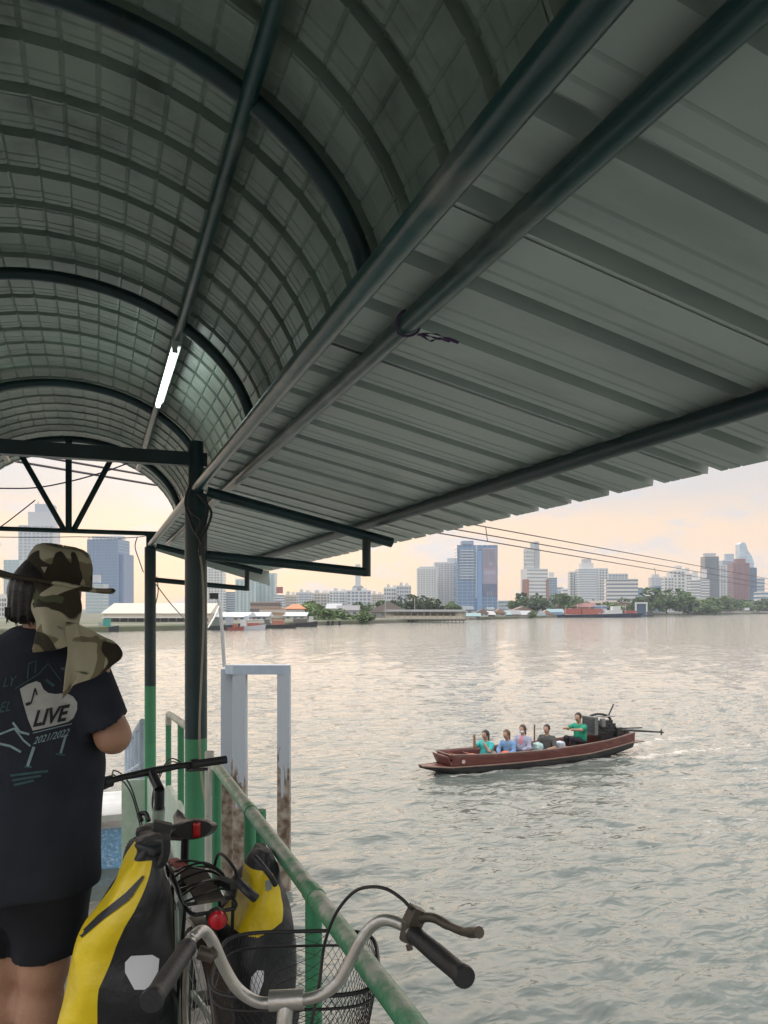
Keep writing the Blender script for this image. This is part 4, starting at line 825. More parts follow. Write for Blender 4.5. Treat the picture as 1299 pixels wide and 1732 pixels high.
# ================================================================== long-tail boat
BL = (BOAT_S - BOAT_B).length; bu = (BOAT_S - BOAT_B).normalized(); bv = Vector((bu.y, -bu.x, 0))       # bv points towards us
def BT(t, v, z): return Vector((BOAT_B.x, BOAT_B.y, WATER + .02)) + bu * (t * BL) + bv * v + UP * z
HB = [(-.115, .07), (0, .36), (.15, .47), (.4, .58), (.65, .56), (.85, .46), (1.0, .30)]
GWH = [(0, .48), (.2, .425), (.5, .405), (.8, .465), (1.0, .57)]; CHH = [(-.115, .22), (-.06, .19), (0, .165), (.3, .14), (.7, .16), (1.0, .30)]; BOT = [(-.115, .18), (-.06, .08), (0, .0), (.1, -.10), (.8, -.10), (1.0, .10)]
maroon = mat('maroon_hull_boards', (.115, .035, .028), .45, var=.35, scale=5, bump=.2, bscale=30, stretch=(.5, .5, 3), col2=(.20, .12, .09), thr=.66, soft=.06, mscale=6); hull_dk = mat('tarred_hull', (.018, .017, .019), .35, var=.3, scale=6); wood = mat('weathered_gunwale', (.20, .13, .10), .6, var=.25, scale=9, stretch=(.5, .5, 2)); inner = mat('red_inner_boards', (.21, .065, .045), .55, var=.25, scale=6)
lt = thing('longtail_boat', 'maroon wooden long-tail boat carrying passengers across the river', 'boat', tuple(BT(.5, 0, -.02)))
ts = np.linspace(0, 1, 41); tl = np.linspace(-.115, 1, 47)
for sd_ in (1, -1):
    MB().grid([[BT(t, sd_ * pw(t, HB) * (.93 + .07 * k / 5), pw(t, CHH) + .016 + (pw(t, GWH) - pw(t, CHH) - .016) * k / 5) for k in range(6)] for t in ts]).build('side_board', maroon, lt, solid=.028)
    MB().tube([BT(t, sd_ * (pw(t, HB) + .006), pw(t, GWH) + .006) for t in ts], .020, 8).build('gunwale', wood, lt)
    MB().tube([BT(t, sd_ * (pw(t, HB) * .945 + .012), pw(t, CHH) + .012) for t in tl], .022, 8).build('rubbing_strake', wood, lt)
G = []
for t in tl:
    hb, ch, bo = pw(t, HB), pw(t, CHH), pw(t, BOT); G.append([BT(t, s_ * hb * kx, bo + (ch - bo) * kz) for s_, kx, kz in ((1, .94, 1), (1, .90, .6), (1, .78, .22), (1, .5, .02), (1, 0, 0), (-1, .5, .02), (-1, .78, .22), (-1, .90, .6), (-1, .94, 1))])
MB().grid(G).build('hull_bottom', hull_dk, lt)
MB().grid([[BT(t, v * pw(t, HB) * .92, pw(t, CHH) - .02) for v in (-1, -.4, .4, 1)] for t in np.linspace(.0, .98, 20)]).build('floor', inner, lt, solid=.02)
MB().grid([[BT(t, v * pw(t, HB) * .93, pw(t, CHH) + .004 + .010 * (1 - v * v)) for v in (-1, -.5, 0, .5, 1)] for t in np.linspace(-.115, .012, 12)]).build('bow_deck', maroon, lt, solid=.03)
MB().grid([[BT(.0 - .006 * k, v * .345, .17 + (.46 - .17) * k / 4) for k in range(5)] for v in (-1, -.5, 0, .5, 1)]).build('bow_board', maroon, lt, solid=.03); MB().tube([BT(-.006, -.36, .485), BT(-.006, .36, .485)], .02, 8).build('bow_rail', wood, lt)
MB().grid([[BT(1.0, v * .29, .30 + (.55 - .30) * k / 3) for k in range(4)] for v in (-1, 0, 1)]).build('stern_board', maroon, lt, solid=.03)
MB().box(BT(1.04, .05, .26), (.5, .30, .03), Matrix.Rotation(math.atan2(bu.y, bu.x), 3, 'Z')).build('stern_step', wood, lt, smooth=False)
for t in (.055, .13, .25, .36, .46, .60, .70): MB().beam(BT(t, -pw(t, HB), pw(t, GWH) - .075), BT(t, pw(t, HB), pw(t, GWH) - .075), .05 if t < .2 else .19, .022).build('thwart', inner, lt, smooth=False)
MB().lathe([(0, .004), (.05, .004), (.052, 0)], BT(.045, pw(.045, HB) + .028, .31), Matrix((bu, UP, bv)).transposed(), 16).build('round_badge', mat('faded_badge', (.50, .38, .37), .6), lt)
# engine on the stern with its long propeller shaft
eng = mat('engine_iron', (.045, .047, .05), .45, metal=.4, var=.4, scale=18, bump=.4, bscale=60); rad_m = mat('radiator_fins', (.07, .075, .08), .5, metal=.4, var=.3, scale=40); alu = mat('cast_aluminium', (.19, .195, .20), .4, metal=.6, var=.25, scale=20)
RB = Matrix.Rotation(math.atan2(bu.y, bu.x), 3, 'Z')
en = thing('boat_engine', 'exposed car engine with grey radiator on the long-tail boat stern', 'engine', tuple(BT(.85, 0, .45)))
def EB(t, v, z, sx, sy, sz, nm, m, par=en): return MB().box(BT(t, v, z), (sx, sy, sz), RB).build(nm, m, par, smooth=False)
rd = EB(.775, 0, .84, .10, .44, .45, 'radiator', rad_m)
for k in range(8): EB(.767, 0, .66 + .05 * k, .02, .42, .012, 'fin', alu, rd)
for z in (.615, 1.065): EB(.775, 0, z, .13, .50, .045, 'tank', alu, rd)
for v in (.245, -.245): EB(.775, v, .84, .12, .02, .47, 'frame', alu, rd)
blk_e = EB(.86, 0, .70, .62, .26, .30, 'engine_block', eng)
EB(.86, .0, .89, .50, .16, .10, 'rocker_cover', eng); EB(.86, .02, .50, .46, .20, .16, 'oil_sump', eng); EB(.925, .10, .60, .20, .20, .26, 'gearbox', eng)
MB().lathe([(0, .16), (.075, .155), (.085, .10), (.085, -.06), (.05, -.09), (0, -.09)], BT(.825, .16, .86), None, 16).build('air_filter', alu, en)
for k in range(4): MB().tube(bez([BT(.82 + .025 * k, .12, .80), BT(.82 + .025 * k, .20, .79), BT(.84 + .02 * k, .22, .70), BT(.90, .20, .64)], 5), .018, 8).build('exhaust_pipe', eng, en)
MB().tube(bez([BT(.785, -.05, 1.09), BT(.82, -.02, 1.13), BT(.87, .0, 1.08), BT(.90, .0, .95)], 6), .032, 10).build('coolant_hose', eng, en)
MB().tube(bez([BT(.79, .1, .66), BT(.83, .14, .60), BT(.87, .14, .62)], 6), .022, 8).build('coolant_hose', eng, en)
MB().lathe([(0, .02), (.085, .02), (.085, -.02), (0, -.02)], BT(.80, .05, .72), RB @ Matrix.Rotation(math.pi / 2, 3, 'Y'), 18).build('fan_pulley', eng, en)
EB(.865, 0, 1.055, .44, .34, .02, 'cover_plate', alu)
MB().tube([BT(.885, -.03, 1.0), BT(.925, -.05, 1.36)], .022, 8).build('lift_handle', eng, en)
MB().tube([BT(.93, .03, .60), BT(1.02, .03, .585), BT(1.22, .03, .44)], [.05, .035, .024], 10).build('propeller_shaft', eng, en); MB().tube([BT(.95, -.04, .66), BT(1.10, -.02, .62)], .02, 8).build('shaft_stay', eng, en)
EB(.985, .03, .585, .10, .12, .10, 'bearing', eng)
for k in range(2): MB().box(BT(1.22, .03, .44), (.02, .05, .17), RB @ Matrix.Rotation(k * math.pi / 2, 3, 'X')).build('propeller_blade', alu, en, smooth=False)
# people on board (local frame: x towards the bow, y towards us, z up)
skin2 = mat('tan_skin', (.40, .235, .155), .55, var=.1, scale=12)
def sitter(label, t, v, z0, yaw, shirt_c, hair_c, pants_c, arms, sc=1.0, long_sleeve=False, mask=False, longhair=False, lean=0.0, head_yaw=0.0):
    base = BT(t, v, z0); pe = thing('person', label, 'person', tuple(base)); Rm = Matrix((-bu, bv, UP)).transposed().to_4x4()
    M = Matrix.Translation(base) @ Rm @ Matrix.Rotation(yaw, 4, 'Z') @ Matrix.Scale(sc * 1.02, 4)
    hx = lean * .62; H = np.array((hx + .03, 0, .672)); shx = lean * .42
    ch, sh_ = math.cos(head_yaw), math.sin(head_yaw)
    def hp(p):
        q = p - H; return np.stack([q[:, 0] * ch + q[:, 1] * sh_, -q[:, 0] * sh_ + q[:, 1] * ch, q[:, 2]], 1)
    def limbs(p, g, fore=True):
        d = []
        for (sy, el, ha) in arms:
            d.append(s_cone(p, (shx, .175 * sy, .45), el, .050 + g, .040 + g))
            if fore: d.append(s_cone(p, el, ha, .039 + g, .029 + g))
        return d
    def body(p):
        q = hp(p)
        d = [s_ell(q, (0, 0, .0), (.095, .075, .115)), s_cone(p, (shx, 0, .48), H - np.array((.02, 0, .06)), .055, .05), s_ell(q, (.095, 0, -.01), (.022, .016, .026)), s_ell(p, (shx * .8, 0, .36), (.10, .17, .16)), s_ell(p, (shx * .3, 0, .16), (.11, .15, .18))]
        d += limbs(p, 0); o = s_union(d, .035)
        for sy, el, ha in arms:
            el, ha = np.array(el), np.array(ha); dv = (ha - el) / np.linalg.norm(ha - el); pm = ha + dv * .05; o = smin(o, s_cone(p, ha, pm, .026, .03), .015); sdv = np.cross(dv, (0, 0, 1.0)); sdv /= max(1e-6, np.linalg.norm(sdv))
            for k in range(4):
                a = pm + sdv * (.014 * (k - 1.5)); o = smin(o, s_cone(p, a, a + dv * (.055 + .008 * (k in (1, 2))), .0095, .008), .006)
            o = smin(o, s_cone(p, ha + sdv * .02, ha + sdv * .045 + dv * .04, .011, .009), .01)
        for ey in (1, -1):    # ears, eye hollows
            o = smin(o, s_ell(q, (-.005, .077 * ey, -.005), (.022, .010, .03)), .008); o = -smin(-o, s_ell(q, (.098, .032 * ey, .012), (.012, .014, .009)), .008)
        return o
    bd = sdf_obj('body', body, (-.30, -.42, -.05), (.62, .42, .92), .016, skin2, pe, M)
    def shirt(p):
        d = [s_ell(p, (shx * .8, 0, .37), (.125, .205, .165)), s_ell(p, (shx * .35, 0, .17), (.135, .185, .21)), s_cone(p, (shx * .5, 0, .25), (.0, 0, .05), .13, .145)]; o = s_union(d, .05)
        if long_sleeve: o = s_union([o] + limbs(p, .016), .03)
        else:
            for sy, el, ha in arms:
                a = np.array((shx, .175 * sy, .45)); e = a + (np.array(el) - a) * .72; o = smin(o, s_cone(p, a, e, .066, .062), .03)
        return np.maximum(np.maximum(o + wrin(p, .004, 30, 4), p[:, 2] - (.545 + lean * .05)), -p[:, 2] - .02)
    sm = mat('shirt_' + label[:14].replace(' ', '_') + str(t), shirt_c, .8, var=.15, scale=10); sdf_obj('shirt', shirt, (-.34, -.46, -.06), (.62, .46, .62), .017, sm, pe, M)
    def pants(p):
        d = []
        for sy in (1, -1): d += [s_cone(p, (.0, .09 * sy, .06), (.40, .11 * sy, .16), .088, .072), s_cone(p, (.40, .11 * sy, .16), (.38, .11 * sy, -.16), .066, .052)]
        return s_union(d, .03)
    sdf_obj('trousers', pants, (-.2, -.3, -.28), (.55, .3, .32), .02, mat('trousers_%s' % t, pants_c, .8), pe, M)
    def hair(p):
        q = hp(p); cap = s_ell(q, (-.012, 0, .022), (.104, .086, .114)); 
        cut = np.maximum(q[:, 0] - (.045 + .9 * np.clip(q[:, 2] - .06, 0, 1)), -(q[:, 2] + (.03 if not longhair else .30)))
        o = np.maximum(cap, cut)
        if longhair: o = smin(o, np.maximum(s_cone(q, (-.055, 0, .0), (-.075, 0, -.15), .075, .055), q[:, 0] - .02), .02)
        return o
    hm = mat('hair_%s' % str(hair_c), hair_c, .5, var=.3, scale=30); sdf_obj('hair', hair, (-.30, -.25, .42), (.45, .25, .88), .012, hm, pe, M)
    if mask:
        def mk(p):
            q = hp(p); return np.maximum(s_ell(q, (.028, 0, -.045), (.085, .072, .05)), .045 - q[:, 0])
        sdf_obj('face_mask', mk, (-.1, -.2, .5), (.4, .2, .85), .010, mat('white_mask', (.75, .75, .74), .7), pe, M)
    if 'pink' in label:
        def pk(p): return np.maximum(s_ell(p, (shx * .8 + .02, 0, .34), (.125, .10, .19)), .06 - p[:, 0])
        sdf_obj('pink_top', pk, (-.2, -.2, .1), (.4, .2, .6), .012, mat('pink_cloth', (.62, .22, .24), .8), pe, M)
    return pe
sitter('passenger nearest the bow in turquoise top with one hand raised', .205, .02, .16, .25, (.05, .42, .40), (.02, .018, .018), (.02, .02, .025), [(1, (.17, .22, .30), (.20, .12, .44)), (-1, (.24, -.20, .38), (.34, -.12, .62))], longhair=True, lean=.05)
sitter('bent passenger with brown hair in light blue shirt, second from the bow', .325, .02, .13, .3, (.17, .30, .50), (.11, .055, .03), (.03, .03, .05), [(1, (.19, .24, .24), (.36, .14, .20)), (-1, (.22, -.2, .27), (.38, -.08, .20))], long_sleeve=True, lean=.22, longhair=True)
sitter('masked passenger in lilac jacket over a pink top, third from the bow', .405, -.06, .20, .35, (.36, .36, .46), (.06, .035, .028), (.05, .05, .08), [(1, (.10, .24, .22), (.26, .10, .16)), (-1, (.12, -.22, .24), (.28, -.08, .16))], long_sleeve=True, mask=True, longhair=True, lean=.02)
sitter('man in dark grey shirt sitting in front of the boat driver', .525, .04, .17, .45, (.075, .075, .07), (.015, .014, .014), (.02, .02, .025), [(1, (.14, .26, .22), (.32, .16, .20)), (-1, (.16, -.22, .24), (.34, -.04, .20))], lean=.05)
sitter('boat driver in a green T-shirt with his arm stretched forward', .715, .03, .36, .05, (.01, .27, .16), (.012, .011, .011), (.015, .015, .022), [(1, (.24, .25, .40), (.48, .22, .42)), (-1, (.24, -.20, .38), (.48, -.08, .42))], sc=1.06, lean=.10, head_yaw=.35)
jk = mat('orange_life_vest', (.75, .17, .07), .7, var=.15, scale=14)
def vest(label, t, v, z, sx, sy, sz, m=jk, nm='life_vest', cat='life vest'):
    M = Matrix.Translation(BT(t, v, z)) @ RB.to_4x4(); fn = lambda p: np.maximum(np.maximum(np.abs(p[:, 0]) - sx, np.abs(p[:, 1]) - sy), np.abs(p[:, 2]) - sz) * .5 + .5 * s_ell(p, (0, 0, 0), (sx * 1.3, sy * 1.3, sz * 1.3)) + wrin(p, .006, 30, int(t * 100))
    vs, fs = sn_mesh(fn, (-sx * 1.6, -sy * 1.6, -sz * 1.6), (sx * 1.6, sy * 1.6, sz * 1.6), .018); o = MB().add([M @ Vector(q) for q in vs], fs).build(nm, m, None, angle=180); tag(o, label, cat)
vest('orange life vest on the boat floor near the bow', .125, .10, .30, .13, .14, .09); vest('orange life vest in the lap of the blue shirted passenger', .285, .14, .33, .10, .10, .06)
tealbag = mat('pale_teal_plastic', (.36, .50, .48), .4, var=.15, scale=12); vest('pale teal plastic bag beside the masked passenger', .455, .16, .36, .11, .11, .16, tealbag, 'plastic_bag', 'bag'); vest('pale blue plastic bag behind the man in grey', .585, .12, .38, .10, .10, .11, mat('pale_blue_plastic', (.52, .58, .64), .4), 'plastic_bag', 'bag')
tag(MB().tube([BT(.468, -.08, .16), BT(.468, -.08, .98)], .022, 10).build('wooden_pole', mat('pole_wood', (.17, .11, .07), .7)), 'upright wooden pole standing between the passengers in the boat', 'pole')
# ================================================================== far bank
GZ = -3.0
def bz(px): return pw(px, [(-250, 100), (220, 142), (370, 155), (640, 219), (810, 292), (1000, 405), (1299, 658), (1700, 1100)])
edge = [CW((px - 650) * bz(px) / F, bz(px)) for px in (-1200, -250, 100, 220, 370, 500, 640, 810, 900, 1000, 1150, 1299, 1500, 1700)]
far = [q + (q.normalized() * 9000) for q in edge]
gm = mat('bank_ground', (.12, .13, .075), .9, var=.35, scale=.05, col2=(.20, .18, .15), thr=.55, mscale=.03)
b = MB()
b.grid([[Vector((q.x, q.y, WATER - 1)) for q in edge], [Vector((q.x, q.y, GZ - .25)) for q in edge], [Vector((q.x, q.y, GZ)) + q.normalized() * .6 for q in edge], [Vector((q.x, q.y, GZ)) for q in far]])
tag(b.build('far_bank', gm, smooth=False), None, None, None, 'structure')
qm = mat('quay_concrete', (.36, .345, .32), .8, var=.15, scale=.3)
qs = [CW((px - 650) * (bz(px) - 3) / F, bz(px) - 3) for px in np.linspace(1100, 1420, 14)]
b = MB(); b.grid([[Vector((q.x, q.y, WATER + .9)) for q in qs], [Vector((q.x, q.y, GZ + 1.0)) for q in qs], [Vector((q.x, q.y, GZ + 1.0)) + q.normalized() * 9 for q in qs]]); tag(b.build('concrete_quay', qm, smooth=False), None, None, None, 'structure')
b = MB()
qd = mat('quay_pile_shade', (.06, .06, .06), .9)  # near-black pile colour stands in for the shade beneath the quay
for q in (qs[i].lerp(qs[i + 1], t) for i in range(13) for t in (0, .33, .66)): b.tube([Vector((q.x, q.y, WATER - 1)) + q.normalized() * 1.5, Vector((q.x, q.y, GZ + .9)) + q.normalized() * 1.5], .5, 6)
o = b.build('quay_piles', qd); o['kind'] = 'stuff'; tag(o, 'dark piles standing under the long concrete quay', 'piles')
FM = {}
def fm(c, rough=.6, glass=False):
    k = (tuple(c), glass)
    if k not in FM: FM[k] = mat('facade_%d' % len(FM), c, .12 if glass else rough, var=.10 if not glass else .22, scale=.06 if not glass else .12)
    return FM[k]
WHT, CRM, PGR, BLG, DGL, TEA = (.62, .62, .61), (.55, .50, .42), (.45, .47, .49), (.16, .24, .34), (.10, .14, .19), (.30, .42, .45)
def tower(label, x0, x1, ytop, zc, wall, glass, style, n, yaw=0.0, ratio=.8, nx=6, crown=None, name='tower_block', par=None, zoff=0.0, base=GZ, cat='building'):
    ya = math.radians(yaw); vis = (x1 - x0) * zc / F; w_ = vis / (math.cos(ya) + ratio * abs(math.sin(ya))); d_ = w_ * ratio; H = (VY - ytop) * zc / F - base
    zc2 = zc + d_ / 2
    o = par or thing(name, label, cat, tuple(CW(((x0 + x1) / 2 - 650) * zc2 / F, zc2, base)), -TH + ya, local=True)
    wm, gm_ = fm(wall), fm(glass, glass=True); fh = H / n
    if style == 'ribbon':
        piece('wall', wm, o, (0, 0, H / 2), (w_, d_, H))
        for k in range(n): piece('window_band', gm_, o, (0, 0, fh * (k + .55)), (w_ * .97 + .5, d_ * .97 + .5, fh * .46) if nx == 0 else (w_ + .25, d_ + .25, fh * .46))
    elif style == 'grid':
        piece('glazing', gm_, o, (0, 0, H / 2), (w_, d_, H))
        for k in range(n): piece('floor_slab', wm, o, (0, 0, fh * (k + .2)), (w_ + 1.0, d_ + 1.0, fh * .42))
        for k in range(nx + 1):
            wd = w_ / nx * (.42 if k % 2 else .26); piece('wall_fin', wm, o, (-w_ / 2 + w_ * k / nx, -d_ / 2, H / 2), (wd, 1.5, H + .4))
            if yaw: piece('wall_fin', wm, o, ((w_ / 2) * (-1 if yaw > 0 else 1), -d_ / 2 + d_ * k / nx, H / 2), (1.5, wd * ratio, H + .4))
        piece('parapet', wm, o, (0, 0, H + .6), (w_ + .8, d_ + .8, 1.6))
    elif style == 'glass':
        piece('glazing', gm_, o, (0, 0, H / 2), (w_, d_, H))
        for k in range(n): piece('floor_line', wm, o, (0, 0, fh * (k + .1)), (w_ + .3, d_ + .3, fh * .16))
        for k in range(nx + 1): piece('mullion', wm, o, (-w_ / 2 + w_ * k / nx, -d_ / 2, H / 2), (w_ / nx * .08, .8, H))
    if crown:
        for (fx, fw_, hh, c) in crown: piece('roof_block', fm(c), o, (fx * w_, 0, H + hh * .5 + 1.2), (fw_ * w_, d_ * .5, hh))
    return o, w_, d_, H
# left skyline, beyond the shelter columns
tower('slim pale blue tower left of the hat', 12, 38, 947, 900, PGR, TEA, 'glass', 18, nx=4)
o, w_, d_, H = tower('tall stepped grey glass tower rising behind the hat', 38, 98, 890, 1100, PGR, (.26, .33, .40), 'grid', 26, 8, nx=8)
piece('upper_stage', fm(PGR), o, (w_ * .10, 0, H + 10), (w_ * .72, d_ * .8, 22)); piece('upper_stage', fm((.36, .40, .45)), o, (w_ * .18, 0, H + 16), (w_ * .52, d_ * .6, 34)); piece('roof_mast', fm(PGR), o, (-.05 * w_, 0, H + 34), (1.6, 1.6, 8))
o, w_, d_, H = tower('broad blue glass tower between the hat and the far column', 155, 214, 912, 800, (.20, .27, .36), (.13, .22, .36), 'glass', 24, -6, nx=10, crown=[(0, .92, 3, (.55, .57, .60))])
piece('side_wing', fm((.12, .20, .34), glass=True), o, (w_ * .56, 2, H * .40), (w_ * .14, d_ * .9, H * .80))
for k in range(9): piece('crown_post', fm(WHT), o, (-w_ * .44 + w_ * .11 * k, -d_ / 2 - .3, H + 1.5), (1.2, 1.2, 3.4))
tower('low pale stepped block in front of the blue glass tower', 150, 180, 988, 500, PGR, TEA, 'ribbon', 9, crown=[(-.1, .5, 5, PGR)])
tower('white gridded factory at the far left edge', -30, 36, 1012, 260, WHT, DGL, 'grid', 4, nx=14, ratio=.5)
tower('white condominium seen between near column and bracket', 350, 380, 962, 700, WHT, (.32, .38, .42), 'grid', 16, nx=6)
tower('lower grey block beside the white condominium', 379, 402, 1001, 720, PGR, BLG, 'ribbon', 9)
tower('pale teal apartment tower under the canopy end', 402, 434, 982, 620, (.47, .55, .57), TEA, 'grid', 17, nx=5); tower('taller pale teal apartment tower nearest the canopy corner', 433, 467, 972, 640, (.44, .53, .55), TEA, 'grid', 18, nx=5)
tower('white block with a small red hat roof left of the pale row', 466, 481, 1006, 600, WHT, BLG, 'ribbon', 7, crown=[(0, .7, 5, (.30, .10, .09))])
for i, (a, b_, y, z, lb) in enumerate(((481, 503, 1009, 620, 'pale cream block right of the red capped block'), (503, 528, 1004, 760, 'left end block of the long pale apartment row'), (527, 560, 1005, 780, 'second block of the long pale apartment row'), (559, 590, 1002, 760, 'third block of the long pale apartment row, left of the chimney tower'), (588, 628, 1001, 740, 'block of the pale apartment row below the chimney tower'), (626, 650, 1007, 780, 'right end block of the long pale apartment row'), (650, 674, 996, 700, 'left of the two white slabs by the dark trees'), (672, 695, 993, 690, 'right of the two white slabs by the dark trees'))):
    tower(lb, a, b_, y, z, (WHT, (.52, .53, .56), CRM)[i % 3 if i else 2], BLG, 'grid', 6 + (i % 2), nx=6, crown=[(-.2, .2, 3, PGR), (.22, .25, 2.4, WHT)])
ch = thing('chimney_tower', 'slender pale chimney-like tower rising above the apartment row', 'tower', tuple(CW((606 - 650) * 950 / F, 950, GZ)), local=True)
MB().lathe([(5, 0), (4.2, 30), (3.4, 32), (3.3, 58), (0, 58)], seg=18).build('shaft', fm(PGR), ch); MB().lathe([(5.5, 26), (6.5, 27), (6.5, 31), (5.2, 32)], seg=18).build('collar', fm((.30, .31, .33)), ch)
tower('left and lower of the twin white condominiums beside the billboard tower', 706, 738, 963, 820, WHT, (.36, .42, .46), 'grid', 20, nx=7, crown=[(0, .8, 2, PGR)]); tower('right and taller of the twin white condominiums beside the billboard tower', 735, 775, 953, 850, WHT, (.33, .40, .45), 'grid', 22, nx=8, crown=[(.25, .4, 5, PGR)])
# blue office tower with its tall advertising sheet
o, w_, d_, H = tower('blue office tower carrying a tall advertising sheet', 771, 839, 922, 800, (.30, .38, .48), (.09, .18, .33), 'glass', 20, 0, ratio=.7, nx=8, crown=[(-.22, .30, 4, (.25, .30, .38))])
for k in range(11): piece('ledge', fm((.44, .50, .56)), o, (-w_ * .26, -d_ / 2 - .6, H * (.50 + .042 * k)), (w_ * .36, 1.4, H * .017))
piece('corner_strip', fm((.55, .60, .66)), o, (-w_ * .03, -d_ / 2 - .8, H * .60), (.9, 1.2, H * .78)); piece('glass_core', fm((.14, .27, .48), glass=True), o, (w_ * .05, -d_ / 2 - 1.2, H * .45), (w_ * .12, 2.4, H * .90))
ad = piece('advertising_sheet', fm((.28, .25, .33)), o, (w_ * .30, -d_ / 2 - .6, H * .60), (w_ * .36, .5, H * .70))
def adp(x, z, sx, sz, c): piece('sheet_print', fm(c), o, (w_ * x, -d_ / 2 - .9, H * z), (w_ * sx, .15, H * sz))
adp(.30, .80, .28, .28, (.22, .20, .27)); adp(.32, .82, .045, .17, (.44, .42, .44)); adp(.318, .915, .03, .022, (.46, .42, .42)); adp(.335, .72, .06, .05, (.40, .38, .41)); adp(.30, .655, .30, .012, (.42, .22, .27)); adp(.30, .585, .30, .05, (.34, .33, .41)); adp(.30, .34, .37, .16, (.10, .13, .22))
for k in range(3): adp(.25 + .05 * k, .28, .008, .05, (.5, .5, .5))
# right skyline
o, w_, d_, H = tower('white and brick tower with a narrower upper stage', 883, 925, 962, 700, WHT, (.30, .34, .38), 'ribbon', 12, 10, nx=0)
for sx in (-.47, .47): piece('brick_panel', fm((.30, .14, .11)), o, (sx * w_, -d_ * .2, H * .40), (w_ * .10, d_ * .75, H * .72))
piece('upper_stage', fm(PGR), o, (-w_ * .12, 0, H + 9), (w_ * .58, d_ * .6, 20)); piece('lift_tower', fm((.35, .39, .42)), o, (w_ * .02, 0, H + 12), (w_ * .2, d_ * .7, 26))
for k in range(5): piece('balcony', fm(WHT), o, (-w_ * .12, 0, H + 2 + 3.6 * k), (w_ * .64, d_ * .66, .9))
tower('slim blue grey tower right of the brick panelled tower', 925, 941, 977, 900, PGR, BLG, 'glass', 14, nx=4, crown=[(0, .5, 5, WHT)]); tower('low far pale block in the gap of the skyline', 941, 952, 993, 1300, PGR, BLG, 'ribbon', 7); tower('low far white block left of the stepped hotel', 951, 964, 996, 1250, WHT, BLG, 'ribbon', 6)
tower('left wing of the stepped white hotel', 963, 979, 969, 820, WHT, BLG, 'grid', 15, nx=3)
o, w_, d_, H = tower('middle of the stepped white hotel with a tiered top', 976, 1008, 962, 800, (.56, .57, .58), (.30, .36, .42), 'ribbon', 18); piece('tier', fm(WHT), o, (0, 0, H + 2.5), (w_ * .62, d_ * .7, 7)); piece('tier', fm(PGR), o, (0, 0, H + 7), (w_ * .42, d_ * .5, 7))
tower('right wing of the stepped white hotel', 1006, 1026, 963, 830, WHT, BLG, 'grid', 16, nx=4); tower('pale block behind the striped office', 1026, 1058, 972, 1000, PGR, BLG, 'grid', 12, nx=6)
tower('white office block with bold horizontal stripes', 1023, 1078, 979, 620, WHT, (.20, .23, .28), 'ribbon', 9, -8, ratio=.5); tower('small blue block right of the striped office', 1078, 1087, 994, 700, (.2, .3, .42), BLG, 'glass', 8, nx=2)
tower('round topped grey tower behind the blue block', 1100, 1118, 978, 1200, PGR, (.34, .40, .46), 'grid', 14, nx=3, crown=[(0, .6, 5, PGR)]); tower('plain blue office block above the big trees', 1104, 1125, 991, 800, (.22, .34, .48), (.16, .27, .42), 'glass', 9, nx=5)
for i, (a, b_, y, z, lb) in enumerate(((1122, 1138, 978, 760, 'left step of the white terraced apartments'), (1136, 1156, 967, 780, 'highest step of the white terraced apartments'), (1154, 1168, 972, 800, 'darker step of the white terraced apartments'), (1166, 1183, 981, 720, 'left half of the white striped apartments'), (1181, 1198, 979, 740, 'right half of the white striped apartments'))):
    tower(lb, a, b_, y, z, WHT, (.22, .25, .30), 'grid' if i < 3 else 'ribbon', 11 + i % 3, nx=3, crown=[(.1, .4, 4 + i, WHT)])
tower('dark grey tower on the right of the skyline', 1189, 1212, 941, 950, (.16, .18, .21), (.12, .15, .19), 'glass', 22, nx=5, crown=[(0, .8, 3, PGR)])
tower('pale narrow tower touching the dark grey tower', 1211, 1226, 957, 1000, (.55, .54, .53), BLG, 'grid', 17, nx=3); tower('blue grey twin stepped tower behind the maroon tower', 1219, 1240, 948, 1150, (.33, .39, .46), (.24, .31, .40), 'glass', 20, nx=4, crown=[(.2, .6, 9, (.35, .41, .48))])
o, w_, d_, H = tower('maroon apartment tower on the right of the skyline', 1236, 1262, 954, 850, (.25, .14, .145), (.20, .16, .20), 'grid', 19, nx=5, crown=[(.1, .6, 5, (.25, .14, .145))]); tower('dark blue tower joined to the maroon tower', 1261, 1277, 960, 860, (.14, .19, .27), (.12, .18, .27), 'glass', 18, nx=4)
zt = 1500; sl_t = thing('curved_tower', 'tall pale blue tower with a slanting curved top', 'tower', tuple(CW((1262 - 650) * zt / F, zt, GZ)), -TH, local=True)
prof_ = [(1252, 1030), (1251, 975), (1248, 950), (1248, 921), (1252, 918), (1258, 919), (1262, 932), (1268, 940), (1272, 952), (1273, 1030)]
pts = [((x - 1262) * zt / F, (VY - y) * zt / F - GZ + (0 if y < 1029 else 3.0 - 3.0)) for x, y in prof_]; n = len(pts)
MB().add([(x, -9, z) for x, z in pts] + [(x, 9, z) for x, z in pts], [tuple(range(n)), tuple(range(2 * n - 1, n - 1, -1))] + [(i, n + i, n + (i + 1) % n, (i + 1) % n) for i in range(n)]).build('glazing', fm((.34, .44, .52), glass=True), sl_t, smooth=False)
for k in range(16):
    z = 8 + 6.6 * k; yy = VY - (z + GZ) * F / zt; xl, xr = np.interp(-yy, [-1030, -975, -950, -921, -918], [1252, 1251, 1248, 1248, 1252]), np.interp(-yy, [-1030, -952, -940, -932, -919], [1273, 1272, 1268, 1262, 1258]); piece('floor_line', fm((.44, .52, .58)), sl_t, (((xl + xr) / 2 - 1262) * zt / F, 0, z), ((xr - xl) * zt / F + .4, 18.6, 1.1))
